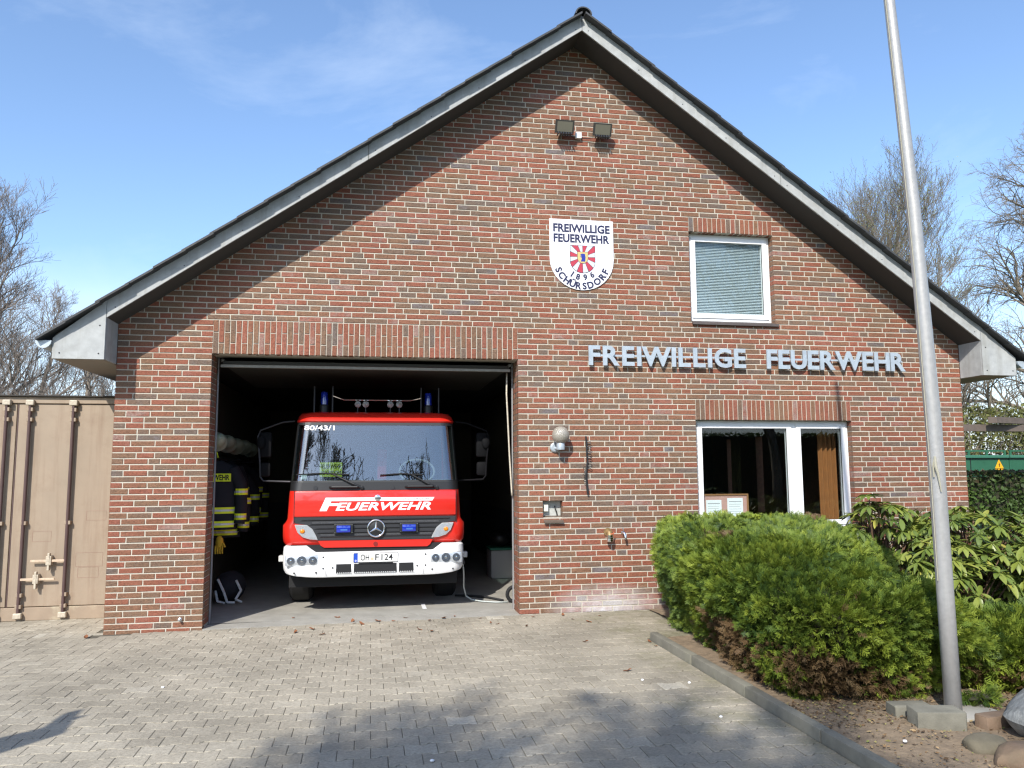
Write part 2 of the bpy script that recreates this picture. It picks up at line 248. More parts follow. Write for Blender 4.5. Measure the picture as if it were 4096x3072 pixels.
# ------------------------------------------------------------------ geometry helpers
WL = {}                                   # world location of every parent
class MB:
    def __init__(s): s.v = []; s.f = []
    def add(s, vs, fs):
        o = len(s.v); s.v += [tuple(p) for p in vs]; s.f += [tuple(o+i for i in q) for q in fs]; return s
    def box(s, x0, x1, y0, y1, z0, z1, c=0.0):
        if c <= 0:
            return s.add([(x0,y0,z0),(x1,y0,z0),(x1,y1,z0),(x0,y1,z0),(x0,y0,z1),(x1,y0,z1),(x1,y1,z1),(x0,y1,z1)],
                         [(0,3,2,1),(4,5,6,7),(0,1,5,4),(1,2,6,5),(2,3,7,6),(3,0,4,7)])
        b = bmesh.new(); bmesh.ops.create_cube(b, size=1)
        for q in b.verts: q.co = Vector((x0+(q.co.x+.5)*(x1-x0), y0+(q.co.y+.5)*(y1-y0), z0+(q.co.z+.5)*(z1-z0)))
        bmesh.ops.bevel(b, geom=b.edges[:], offset=c, segments=2, affect='EDGES', profile=0.5)
        b.verts.index_update(); s.add([q.co for q in b.verts], [[q.index for q in f.verts] for f in b.faces]); b.free(); return s
    def prism(s, poly, y0, y1, ax='Y'):
        """polygon in the XZ plane (ax Y), XY plane (ax Z) or YZ plane (ax X), extruded from y0 to y1"""
        f = {'Y': lambda a, b, h: (a, h, b), 'Z': lambda a, b, h: (a, b, h), 'X': lambda a, b, h: (h, a, b)}[ax]
        n = len(poly); vs = [f(a, b, y0) for a, b in poly] + [f(a, b, y1) for a, b in poly]
        return s.add(vs, [tuple(range(n)), tuple(range(2*n-1, n-1, -1))] + [(i, i+n, (i+1) % n + n, (i+1) % n) for i in range(n)])
    def tube(s, pts, rad, n=8, cap=True):
        pts = [Vector(p) for p in pts]; k = len(pts)
        rad = [rad]*k if not hasattr(rad, '__len__') else rad
        vs = []; up = None
        for i, p in enumerate(pts):
            d = (pts[min(i+1, k-1)] - pts[max(i-1, 0)]).normalized()
            if up is None: up = d.orthogonal().normalized()
            up = (up - d*up.dot(d)); up = up.normalized() if up.length > 1e-6 else d.orthogonal().normalized()
            q = d.cross(up)
            vs += [p + (up*math.cos(2*math.pi*j/n) + q*math.sin(2*math.pi*j/n))*rad[i] for j in range(n)]
        fs = [(i*n+j, i*n+(j+1) % n, (i+1)*n+(j+1) % n, (i+1)*n+j) for i in range(k-1) for j in range(n)]
        if cap: fs += [tuple(range(n-1, -1, -1)), tuple(range((k-1)*n, k*n))]
        return s.add(vs, fs)
    def lathe(s, prof, c, axis='Z', n=20):
        """(radius, height) profile turned about an axis through c"""
        vs = []; c = Vector(c)
        for r_, h in prof:
            for j in range(n):
                a = 2*math.pi*j/n; p, q = r_*math.cos(a), r_*math.sin(a)
                vs.append(c + Vector({'Z': (p, q, h), 'Y': (p, h, q), 'X': (h, p, q)}[axis]))
        k = len(prof)
        fs = [(i*n+j, i*n+(j+1) % n, (i+1)*n+(j+1) % n, (i+1)*n+j) for i in range(k-1) for j in range(n)]
        fs += [tuple(range(n-1, -1, -1)), tuple(range((k-1)*n, k*n))]
        return s.add(vs, fs)
    def ell(s, c, r, n=14, k=8, jitter=0.0, seed=0):
        rg = random.Random(seed); vs = [(c[0], c[1], c[2]-r[2])]
        for i in range(1, k):
            for j in range(n):
                a = math.pi*i/k; b = 2*math.pi*j/n; q = 1+rg.uniform(-jitter, jitter)
                vs.append((c[0]+r[0]*q*math.sin(a)*math.cos(b), c[1]+r[1]*q*math.sin(a)*math.sin(b), c[2]-r[2]*q*math.cos(a)))
        vs.append((c[0], c[1], c[2]+r[2])); t = len(vs)-1
        fs = [(0, 1+(j+1) % n, 1+j) for j in range(n)] + [(1+(k-2)*n+j, 1+(k-2)*n+(j+1) % n, t) for j in range(n)]
        fs += [(1+i*n+j, 1+i*n+(j+1) % n, 1+(i+1)*n+(j+1) % n, 1+(i+1)*n+j) for i in range(k-2) for j in range(n)]
        return s.add(vs, fs)
    def loft(s, secs, closed=True, caps=True):
        n = len(secs[0]); vs = [p for q in secs for p in q]; m_ = n if closed else n-1
        fs = [(i*n+j, i*n+(j+1) % n, (i+1)*n+(j+1) % n, (i+1)*n+j) for i in range(len(secs)-1) for j in range(m_)]
        if caps and closed: fs += [tuple(range(n-1, -1, -1)), tuple(range((len(secs)-1)*n, len(secs)*n))]
        return s.add(vs, fs)
    def build(s, name, material, parent=None, smooth=False, label=None, fixn=True):
        co = np.array(s.v, dtype=float); c = (co.min(0)+co.max(0))/2 if parent is not None else np.array([co[:, 0].mean(), co[:, 1].mean(), co[:, 2].min()])
        me = bpy.data.meshes.new(name); me.from_pydata([tuple(p) for p in co-c], [], s.f)
        if fixn:
            b = bmesh.new(); b.from_mesh(me); bmesh.ops.recalc_face_normals(b, faces=b.faces[:]); b.to_mesh(me); b.free()
        me.materials.append(material)
        if smooth:
            me.polygons.foreach_set('use_smooth', [True]*len(me.polygons))
            if smooth != 'all': me.set_sharp_from_angle(angle=R(38))
        return place(bpy.data.objects.new(name, me), c, parent, label)
def place(o, c, parent=None, label=None):
    COL.objects.link(o); c = Vector(c); pl = Vector((0, 0, 0))
    if parent is not None: o.parent = parent; pl = WL[parent.name]
    o.location = c - pl; WL[o.name] = c
    if label: o['label'] = label
    return o
def thing(name, label, cat, loc, group=None):
    o = bpy.data.objects.new(name, None); o.empty_display_size = 0.1; place(o, loc)
    return tag(o, label, cat, group)
def tag(o, label, cat, group=None, kind=None):
    o['label'] = label; o['category'] = cat
    if group: o['group'] = group
    if kind: o['kind'] = kind
    return o
def struct(o): o['kind'] = 'structure'; return o
def stuff(o): o['kind'] = 'stuff'; return o
def np_mesh(name, verts, faces, material, tint=None, smooth=False):
    """mesh from numpy arrays; faces (n,3) or (n,4); tint per vertex"""
    me = bpy.data.meshes.new(name); k = faces.shape[1]
    me.vertices.add(len(verts)); me.vertices.foreach_set('co', np.ascontiguousarray(verts, dtype=np.float32).ravel())
    me.loops.add(faces.size); me.loops.foreach_set('vertex_index', np.ascontiguousarray(faces, dtype=np.int32).ravel())
    me.polygons.add(len(faces)); me.polygons.foreach_set('loop_start', np.arange(0, faces.size, k, dtype=np.int32))
    if smooth: me.polygons.foreach_set('use_smooth', np.ones(len(faces), dtype=bool))
    me.update(); me.validate()
    if tint is not None:
        a = me.attributes.new('tint', 'FLOAT', 'POINT'); a.data.foreach_set('value', np.ascontiguousarray(tint, dtype=np.float32))
    me.materials.append(material); return me
def text_poly(txt, w, h, depth, bold=0.0, shear=0.0, space=1.0):
    """letters as a mesh fitted to w x h, origin bottom left, depth along +z"""
    cu_ = bpy.data.curves.new('t', 'FONT'); cu_.body = txt; cu_.size = 1; cu_.extrude = 0.05; cu_.offset = bold; cu_.shear = shear; cu_.space_character = space
    cu_.resolution_u = 4
    o = bpy.data.objects.new('t', cu_); COL.objects.link(o); dg = bpy.context.evaluated_depsgraph_get(); dg.update()
    me = bpy.data.meshes.new_from_object(o.evaluated_get(dg)); bpy.data.objects.remove(o)
    v = np.array([q.co[:] for q in me.vertices]); f = [tuple(p.vertices) for p in me.polygons]; bpy.data.meshes.remove(me)
    lo, hi = v.min(0), v.max(0); v = (v-lo)/np.maximum(hi-lo, 1e-6)
    asp = (hi[0]-lo[0])/(hi[1]-lo[1])
    if w is None: w = h*asp
    return v*np.array([w, h, depth]), f, w
def text_obj(txt, org, ux, uy, w, h, depth, material, name, parent, bold=0.02, shear=0.0, space=1.0, centre=False):
    v, f, w = text_poly(txt, w, h, depth, bold, shear, space)
    ux, uy = Vector(ux).normalized(), Vector(uy).normalized(); uz = ux.cross(uy); o = Vector(org)
    if centre: o = o - ux*(w/2)
    b = MB(); b.add([o + ux*p[0] + uy*p[1] + uz*p[2] for p in v], f)
    return b.build(name, material, parent)
FX, FZ = (1, 0, 0), (0, 0, 1)             # text facing -Y: uz = X x Z = -Y
def gz(x): return max(-0.045, min(0.0, -0.036 + 0.0085*(x+0.4)))      # the yard dips slightly to the left

# ================================================================== GROUND
PXF = 3153.8/4096*1024
def to_px(p):
    d = Vector(p)-CAM; z = d.dot(cf)
    return (512+PXF*d.dot(cr)/z, 384-PXF*d.dot(cu)/z, z) if z > 0.1 else (-9999, -9999, z)
def in_view(p, mrg=12):
    x, y, z = to_px(p); return z > 0.1 and -mrg < x < 1024+mrg and -mrg < y < 768+mrg

b = MB(); b.add([(-400, -300, -0.16), (400, -300, -0.16), (400, 500, -0.16), (-400, 500, -0.16)], [(0, 1, 2, 3)])
g_ = b.build('ground', grassm, fixn=False); struct(g_)

def slab(name, x0, x1, y0, y1, dz, thick, material, nx=12):
    """sheet that follows the slight cross fall of the yard"""
    b = MB(); xs = [x0+(x1-x0)*i/nx for i in range(nx+1)]
    sec = [[(x, y0, gz(x)+dz), (x, y1, gz(x)+dz), (x, y1, gz(x)+dz-thick), (x, y0, gz(x)+dz-thick)] for x in xs]
    return b.loft(sec).build(name, material)
drive = struct(slab('driveway', -0.70, 5.15, -8.2, -0.003, -0.009, 0.1, joint))
yard = struct(slab('side_yard', -4.2, -0.703, -8.2, 1.6, -0.009, 0.1, joint))

def paver_mesh(poly, thick, ch, seed):
    """a moulded stone: top face, small chamfer, sides"""
    n = len(poly); cx = sum(p[0] for p in poly)/n; cy = sum(p[1] for p in poly)/n
    ins = []
    for x, y in poly:
        d = Vector((x-cx, y-cy)); ins.append((x-math.copysign(ch, d.x), y-math.copysign(ch, d.y)))
    rg = random.Random(seed); tx, ty = rg.uniform(-.007, .007), rg.uniform(-.007, .007); j = rg.uniform(-.001, .001)
    top = lambda x, y: j+tx*x+ty*y
    vs = [(x, y, top(x, y)) for x, y in ins]+[(x, y, top(x, y)-ch) for x, y in poly]+[(x, y, -thick) for x, y in poly]
    fs = [tuple(range(n))]+[(i, n+i, n+(i+1) % n, (i+1) % n) for i in range(n)]+[(n+i, 2*n+i, 2*n+(i+1) % n, n+(i+1) % n) for i in range(n)]
    fs = [tuple(reversed(f)) if k else f for k, f in enumerate(fs)]
    return vs, [fs[0]]+[tuple(reversed(f)) for f in fs[1:]]

def lay(parent, spots, shapes, name, limit=300):
    """spots: (x, y, z, shape index). The largest in view become single parts, the rest one joined part"""
    vis = sorted([s for s in spots if in_view(s[:3])], key=lambda s: (Vector(s[:3])-CAM).length)
    single = vis[:limit]; ids = set(map(id, single)); rest = [s for s in spots if id(s) not in ids]
    mes = []
    for vs, fs in shapes:
        me = bpy.data.meshes.new(name); me.from_pydata(vs, [], fs); me.materials.append(pave_one); mes.append(me)
    rg = random.Random(3)
    for s in single:
        o = bpy.data.objects.new(name, mes[s[3]]); place(o, s[:3], parent); o['tint'] = tone(rg, s)
    V, F, T = [], [], []
    for s in rest:
        vs, fs = shapes[s[3]]; o = len(V); t = tone(rg, s)
        V += [(p[0]+s[0], p[1]+s[1], p[2]+s[2]) for p in vs]; F += [tuple(i+o for i in f) for f in fs]; T += [t]*len(vs)
    me = bpy.data.meshes.new(name); me.from_pydata(V, [], F); a = me.attributes.new('tint', 'FLOAT', 'POINT'); a.data.foreach_set('value', T)
    me.materials.append(pave_mass); o = bpy.data.objects.new(name, me); place(o, (0, 0, 0), parent); stuff(o)
def tone(rg, s):
    t = rg.gauss(0.45, 0.09)
    if s[0] > 2.2: t -= 0.12*min(1, (s[0]-2.2)/2)          # darker, dirtier stones towards the planted bed
    if rg.random() < 0.004: t = 1.0
    return max(0.02, min(0.99, t))

pw, ph, am, jt = 0.2, 0.165, 0.0105, 0.0019
def bone(jx=0.0):
    h = ph/2-.0040; w_ = pw/2-.0013; e = 0.0625; f = 0.0375
    lo_ = [(-w_, -h-am), (-e, -h-am), (-f, -h+am), (f, -h+am), (e, -h-am), (w_, -h-am)]
    return lo_ + [(x, -y) for x, y in reversed(lo_)]
shp = [paver_mesh(bone(), 0.06, 0.004, k) for k in range(10)]
hl_ = [(x+.05, y) for x, y in bone() if x < 0]; hl_ = hl_[:3]+[(.05-jt, -ph/2+.004+am), (.05-jt, ph/2-.004-am)]+hl_[3:]
hr_ = [(-x, y) for x, y in reversed(hl_)]
shp += [paver_mesh(hl_, 0.06, 0.004, 3), paver_mesh(hr_, 0.06, 0.004, 5)]
spots = []; rg = random.Random(11)
for jy in range(0, 50):
    y = -0.10-jy*ph
    for ix in range(-6, 32):
        x = ix*pw+(pw/2 if jy % 2 else 0)
        xr = 4.5 if y < -1.56 else 5.1
        if abs(x-xr) < .01: spots.append((x-.05, y, gz(x), 10)); continue
        if abs(x+.7) < .01: spots.append((x+.05, y, gz(x), 11)); continue
        if x-pw/2 < -0.71 or x+pw/2 > xr+.01: continue
        spots.append((x, y+rg.uniform(-.0012, .0012), gz(x)+rg.uniform(-.0015, .0015), rg.randrange(10)))
lay(drive, spots, shp, 'paving_stone')
q = 0.1-0.0028
hb = [paver_mesh([(-2*q/2-.0028, -q/2), (2*q/2+.0028, -q/2), (2*q/2+.0028, q/2), (-2*q/2-.0028, q/2)], 0.06, 0.003, k) for k in range(5)]
vb = [paver_mesh([(-q/2, -q-.0028), (q/2, -q-.0028), (q/2, q+.0028), (-q/2, q+.0028)], 0.06, 0.003, k) for k in range(5)]
spots = []
for n in range(-90, 90):
    for m_ in range(-60, 60):
        ox, oy = n+2*m_, n-2*m_
        for (cx, cy, base, hx, hy) in ((ox+1, oy+.5, 0, 1, .5), (ox+2.5, oy+0, 5, .5, 1)):
            x, y = -4.2+cx*.1, cy*.1-3
            if x-hx*.1 < -4.2 or y < -6.5 or y > 1.25: continue
            if x+hx*.1 > -1.0 and y+hy*.1 > -0.01: continue
            if base == 0 and abs(x+.7) < .01: spots.append((x-.05, y, gz(x), 10)); continue
            if x+hx*.1 > -.69: continue
            spots.append((x, y, gz(x)+rg.uniform(-.002, .002), base+rg.randrange(5)))
sq = paver_mesh([(-q/2, -q/2), (q/2, -q/2), (q/2, q/2), (-q/2, q/2)], .06, .003, 1)
lay(yard, spots, hb+vb+[sq], 'paving_block')
# concrete strip in the doorway, garage floor
thr = struct(slab('threshold', -0.02, 3.52, 0.002, 0.27, 0.004, 0.1, concrete))
gfl = struct(slab('garage_floor', -0.45, 4.05, 0.285, 9.0, 0.006, 0.1, concrete))
b = MB(); b.box(0.0, 3.5, 0.268, 0.287, -0.06, gz(1.7)-0.006); o = b.build('door_groove', blackr); struct(o)

# planted bed, kerb
def bumpy(name, x0, x1, y0, y1, z, amp, nx, ny, material, seed=1):
    rg = np.random.default_rng(seed); X, Y = np.meshgrid(np.linspace(x0, x1, nx), np.linspace(y0, y1, ny))
    Z = z + amp*(np.sin(X*3.1+1)*np.cos(Y*2.3)+0.5*np.sin(X*7+Y*6)) + rg.normal(0, amp*.25, X.shape)
    v = np.stack([X, Y, Z], -1).reshape(-1, 3); i = np.arange(nx*ny).reshape(ny, nx)
    f = np.stack([i[:-1, :-1], i[:-1, 1:], i[1:, 1:], i[1:, :-1]], -1).reshape(-1, 4)
    o = bpy.data.objects.new(name, np_mesh(name, v, f, material, smooth=True)); place(o, (0, 0, 0)); return struct(o)
bumpy('planted_bed', 4.60, 12.5, -9.0, -1.60, 0.022, 0.012, 120, 120, soil)
bumpy('planted_bed', 5.06, 12.5, -1.60, -0.012, 0.022, 0.010, 90, 30, soil)
kerb = thing('kerb', 'grey concrete edging kerb running beside the clipped juniper', 'kerb', (4.55, -5, 0))
y = -1.62
for k in range(7):
    b = MB(); dx = rg.uniform(-.006, .006); dz = rg.uniform(-.004, .004)
    b.box(4.505+dx, 4.585+dx, y-0.992, y, -0.15, 0.078+dz, 0.012); b.build('kerb_stone', kerbm, kerb, smooth=True); y -= 1.0

# ================================================================== FIRE STATION
XC, ZR, SL = 4.255, 7.03, 0.71                # ridge x, soffit apex height, roof slope
WX0, WX1 = -1.0, 9.51
CH = 0.0651                                   # course height
roofz = lambda x: ZR-SL*abs(x-XC)
fs = thing('fire_station', 'red brick gabled fire station with open garage door and grey roof trim', 'building', (XC, 0, 0))
fw = None
OPEN = [(0.0, 3.5, -1.0, 46*CH), (5.749, 7.874, 0.90, 35*CH), (5.731, 6.878, 54*CH, 72*CH), (3.795, 4.03, 17*CH, 20*CH)]
LINT = [(0.0, 3.5, 46*CH, 52*CH, 56), (5.749, 7.874, 35*CH, 39*CH, 34), (5.731, 6.878, 72*CH, 75*CH, 18)]
def clip(poly, a, b_, c):                     # keep a*x+b*z<=c
    o = []
    for i in range(len(poly)):
        p, q = poly[i], poly[(i+1) % len(poly)]; dp, dq = a*p[0]+b_*p[1]-c, a*q[0]+b_*q[1]-c
        if dp <= 0: o.append(p)
        if (dp < 0 < dq) or (dq < 0 < dp): t = dp/(dp-dq); o.append((p[0]+t*(q[0]-p[0]), p[1]+t*(q[1]-p[1])))
    return o
b = MB(); xs = sorted({WX0+.006, WX1-.006, XC, 0.0, 3.5, 5.731, 5.749, 6.878, 7.874, 3.795, 4.03}); zs = sorted({-0.12, 8.0, *[v for o in OPEN for v in o[2:] if v > -.1]})
for x0, x1 in zip(xs, xs[1:]):
    for z0, z1 in zip(zs, zs[1:]):
        cx, cz = (x0+x1)/2, (z0+z1)/2
        if any(o[0] < cx < o[1] and o[2] < cz < o[3] for o in OPEN): continue
        p = clip([(x0, z0), (x1, z0), (x1, z1), (x0, z1)], SL, 1, ZR+.12+SL*XC); p = clip(p, -SL, 1, ZR+.12-SL*XC)
        if len(p) > 2:
            # recessed mortar: reveal edges of openings step back as well
            e0 = .006 if any(abs(x0-o[1]) < 1e-6 and o[2] < cz < o[3] for o in OPEN) else 0
            e1 = .006 if any(abs(x1-o[0]) < 1e-6 and o[2] < cz < o[3] for o in OPEN) else 0
            p = [(x+e0 if abs(x-x0) < 1e-6 else (x-e1 if abs(x-x1) < 1e-6 else x), z) for x, z in p]
            b.prism(p, 0.0048, 0.33)
fw = b.build('front_wall', mortar, fs)

def brick_shape(l, h, d, seed, sub=2):
    """brick with rounded, slightly torn arrises"""
    rg = random.Random(seed); c = 0.0035
    b = bmesh.new(); bmesh.ops.create_cube(b, size=1)
    for v in b.verts: v.co = Vector((v.co.x*l, v.co.y*d, v.co.z*h))
    bmesh.ops.bevel(b, geom=[e for e in b.edges if sum(v.co.y < 0 for v in e.verts) == 2], offset=c, segments=1, affect='EDGES')
    for v in b.verts: v.co += Vector((rg.uniform(-.0016, .0016), rg.uniform(-.0022, .0012) if v.co.y < 0 else 0, rg.uniform(-.0016, .0016)))
    b.verts.index_update(); r_ = ([tuple(v.co) for v in b.verts], [tuple(v.index for v in f.verts) for f in b.faces]); b.free(); return r_
rg = random.Random(21); bricks = []           # (x0, x1, z0, z1, y0, y1)
prev = []
for c in range(-1, 112):
    z0 = c*CH; z1 = z0+CH-.0118; ivs = [(WX0, WX1)]
    hw = (ZR+.05-z0)/SL
    ivs = [(max(WX0, XC-hw), min(WX1, XC+hw))]
    if ivs[0][1]-ivs[0][0] < .1: break
    for o in OPEN[:3]+[(l[0], l[1], l[2], l[3]) for l in LINT]+OPEN[3:]:
        if o[2]-.001 < z0+.02 < o[3]-.001:
            ivs = [k for iv in ivs for k in ((iv[0], min(iv[1], o[0])), (max(iv[0], o[1]), iv[1])) if k[1]-k[0] > .03]
    js = []
    for x0, x1 in ivs:
        x = x0; first = True
        while x < x1-.02:
            if first: ln = (.24, .115, .178, .115)[c % 4]
            else:
                ln = .24 if rg.random() < .80 else .115
                for _ in range(3):
                    if any(abs(x+ln+.005-j) < .035 for j in prev): ln = {0: .115, 1: .178, 2: .24}[rg.randrange(3)]
            rem = x1-x-ln-.01
            if rem < .07: ln = x1-x
            elif rem < .11 and ln > .2: ln = .178
            gap = 0.0 if x+ln > x1-.001 else .0118
            bricks.append((x, min(x+ln, x1), z0, z1, 0.0, 0.105)); js.append(x+ln+.005); x += ln+gap; first = False
    prev = js
def hidden(p): # behind the planting or out of view
    return not in_view(p, 2) or (p[0] > 4.9 and p[2] < 1.0)
vis = sorted([k for k in bricks if not hidden(((k[0]+k[1])/2, 0, (k[2]+k[3])/2)) and k[1]-k[0] > .2 and (k[2]+.03) < roofz((k[0]+k[1])/2)-.4],
             key=lambda k: (Vector(((k[0]+k[1])/2, 0, k[2]))-CAM).length)[:300]
vset = set(map(id, vis))
def btint(rg):
    r_ = rg.random()
    return rg.gauss(.70, .10) if r_ < .44 else (rg.gauss(.38, .11) if r_ < .88 else (rg.gauss(.16, .05) if r_ < .945 else (rg.uniform(0, .06) if r_ < .96 else rg.uniform(.90, 1))))
def brick_parts(lst, parent, name, shared=True):
    cache = {}
    for k in lst:
        key = (round(k[1]-k[0], 3), round(k[3]-k[2], 3), round(k[5]-k[4], 3), rg.randrange(4))
        if key not in cache:
            vs, f_ = brick_shape(key[0], key[1], key[2], hash(key) % 999); me = bpy.data.meshes.new(name); me.from_pydata(vs, [], f_); me.materials.append(brick_one); cache[key] = me
        o = bpy.data.objects.new(name, cache[key]); place(o, ((k[0]+k[1])/2, (k[4]+k[5])/2, (k[2]+k[3])/2), parent); o['tint'] = max(0, min(1, btint(rg)))
def brick_join(lst, parent, name):
    V, F, T = [], [], []
    for n, k in enumerate(lst):
        vs, f_ = brick_shape(k[1]-k[0], k[3]-k[2], k[5]-k[4], n); o = len(V); t = max(0, min(1, btint(rg)))
        c = ((k[0]+k[1])/2, (k[4]+k[5])/2, (k[2]+k[3])/2)
        V += [(p[0]+c[0], p[1]+c[1], p[2]+c[2]) for p in vs]; F += [tuple(i+o for i in f) for f in f_]; T += [t]*len(vs)
    me = bpy.data.meshes.new(name); me.from_pydata(V, [], F); a = me.attributes.new('tint', 'FLOAT', 'POINT'); a.data.foreach_set('value', T); me.materials.append(brick_mass)
    o = bpy.data.objects.new(name, me); place(o, (0, 0, 0), parent); return stuff(o)
brick_parts(vis, fw, 'brick'); rest = [k for k in bricks if id(k) not in vset]
# return bricks in the door and window reveals
for (ox0, ox1, oz0, oz1), dep in ((OPEN[0], .33), (OPEN[1], .16), (OPEN[2], .16)):
    c = 0 if oz0 < 0 else int(round(oz0/CH))
    while c*CH < oz1-.03:
        for xa, xb in ((ox0-.105, ox0), (ox1, ox1+.105)):
            a = .115; y = a
            while y < dep-.03:
                l_ = min(.115 if c % 2 else .24, dep-y); rest.append((xa, xb, c*CH, c*CH+CH-.010, y, y+l_-(.01 if y+l_ < dep-.02 else 0))); y += l_
        c += 1
brick_join(rest, fw, 'brick')
# soldier-course lintels: each brick its own part; the wide one is one and a half bricks high, alternately broken
for li, (x0, x1, z0, z1, n) in enumerate(LINT):
    lm = MB(); lm.box(x0+.002, x1-.002, 0.0055, 0.12, z0+.004, z1-.003); lp = lm.build('lintel', mortar, fs); p = (x1-x0)/n; lst = []
    for i in range(n):
        xa, xb = x0+i*p+.005, x0+(i+1)*p-.005
        if li == 0:
            zz = z0+.245 if i % 2 == 0 else z0+.120
            lst += [(xa, xb, z0, zz-.005, -.002, .105), (xa, xb, zz+.005, z1-.010, -.002, .105)]
        else: lst.append((xa, xb, z0, z1-.010, -.002, .105))
    for k in lst:
        vs, f_ = brick_shape(k[1]-k[0], k[3]-k[2], .107, rg.randrange(999)); me = bpy.data.meshes.new('soldier_brick'); me.from_pydata(vs, [], f_); me.materials.append(brick_one)
        o = bpy.data.objects.new('soldier_brick', me); place(o, ((k[0]+k[1])/2, .0515, (k[2]+k[3])/2), lp)
        o['tint'] = max(0, min(1, rg.gauss(.72, .12) if rg.random() < .7 else rg.gauss(.33, .1)))

# remaining shell: side, back and inner walls, ceiling, room behind the windows
b = MB(); b.box(-0.99, -0.70, 0.334, 9.3, -0.12, 2.98); b.build('side_wall', mat('plain_brick', (0.25, 0.10, 0.055), .8, var=.3, scale=18, bump=.4), fs)
b = MB()
for y0, y1, z0, z1 in ((0.334, 4.95, -.12, 2.98), (4.95, 5.22, -.12, .85), (4.95, 5.22, 2.3, 2.98), (5.22, 6.12, -.12, 2.98), (6.12, 6.5, -.12, .85), (6.12, 6.5, 2.3, 2.98), (6.5, 9.3, -.12, 2.98)):
    b.box(9.22, 9.50, y0, y1, z0, z1)
b.build('side_wall', MATS['plain_brick'], fs)
b = MB(); b.box(-0.70, 9.22, 9.05, 9.3, -.12, 2.98); b.build('back_wall', MATS['plain_brick'], fs)
b = MB(); p = [(-1.0, 2.99), (9.5, 2.99), (XC, ZR)]; b.prism(p, 9.05, 9.3); b.build('back_gable', MATS['plain_brick'], fs)
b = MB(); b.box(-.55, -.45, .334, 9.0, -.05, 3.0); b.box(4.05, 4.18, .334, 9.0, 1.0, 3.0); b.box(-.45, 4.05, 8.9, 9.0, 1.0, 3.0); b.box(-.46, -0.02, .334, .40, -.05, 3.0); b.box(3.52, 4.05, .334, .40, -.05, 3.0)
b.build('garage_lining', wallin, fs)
b = MB(); b.box(4.045, 4.18, .334, 9.0, -.05, 1.0); b.box(-.45, 4.045, 8.89, 9.0, -.05, 1.0); b.build('garage_dado', dado, fs)
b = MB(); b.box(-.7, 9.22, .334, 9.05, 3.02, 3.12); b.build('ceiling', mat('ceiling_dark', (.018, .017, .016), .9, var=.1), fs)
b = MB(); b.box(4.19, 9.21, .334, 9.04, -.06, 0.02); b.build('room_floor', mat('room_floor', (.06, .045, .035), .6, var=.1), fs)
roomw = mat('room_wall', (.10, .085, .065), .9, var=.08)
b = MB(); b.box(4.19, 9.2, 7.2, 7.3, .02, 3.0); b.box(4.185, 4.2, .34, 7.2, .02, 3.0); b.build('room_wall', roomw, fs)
b = MB(); b.box(4.3, 9.2, .334, 7.2, 3.16, 3.2); b.box(4.9, 8.2, 1.4, 1.45, 3.2, 5.6); b.build('loft_partition', roomw, fs)

# roof: verge boards, soffits, eaves boxes, tiles, gutters
roof = thing  # placeholder name reused below
YF = -0.40
rb = MB(); x0, x1 = -1.50, 10.01
def slope_slab(mb, side, y0, y1, dz0, dz1, xe):
    xs_ = (XC, xe); poly = [(XC, ZR+dz0), (xe, ZR-SL*abs(xe-XC)+dz0), (xe, ZR-SL*abs(xe-XC)+dz1), (XC, ZR+dz1)]
    mb.prism(poly, y0, y1)
slope_slab(rb, 0, YF+.03, 9.7, .02, .165, x0); slope_slab(rb, 1, YF+.03, 9.7, .02, .165, x1)
rf = rb.build('roof', mat('roof_deck', (.12, .10, .08), .9), fs)
for xe in (x0, x1):
    b = MB(); slope_slab(b, 0, YF+.028, 0.03, 0.0, 0.018, WX0 if xe < 0 else WX1); b.build('verge_soffit', soffitm, rf)
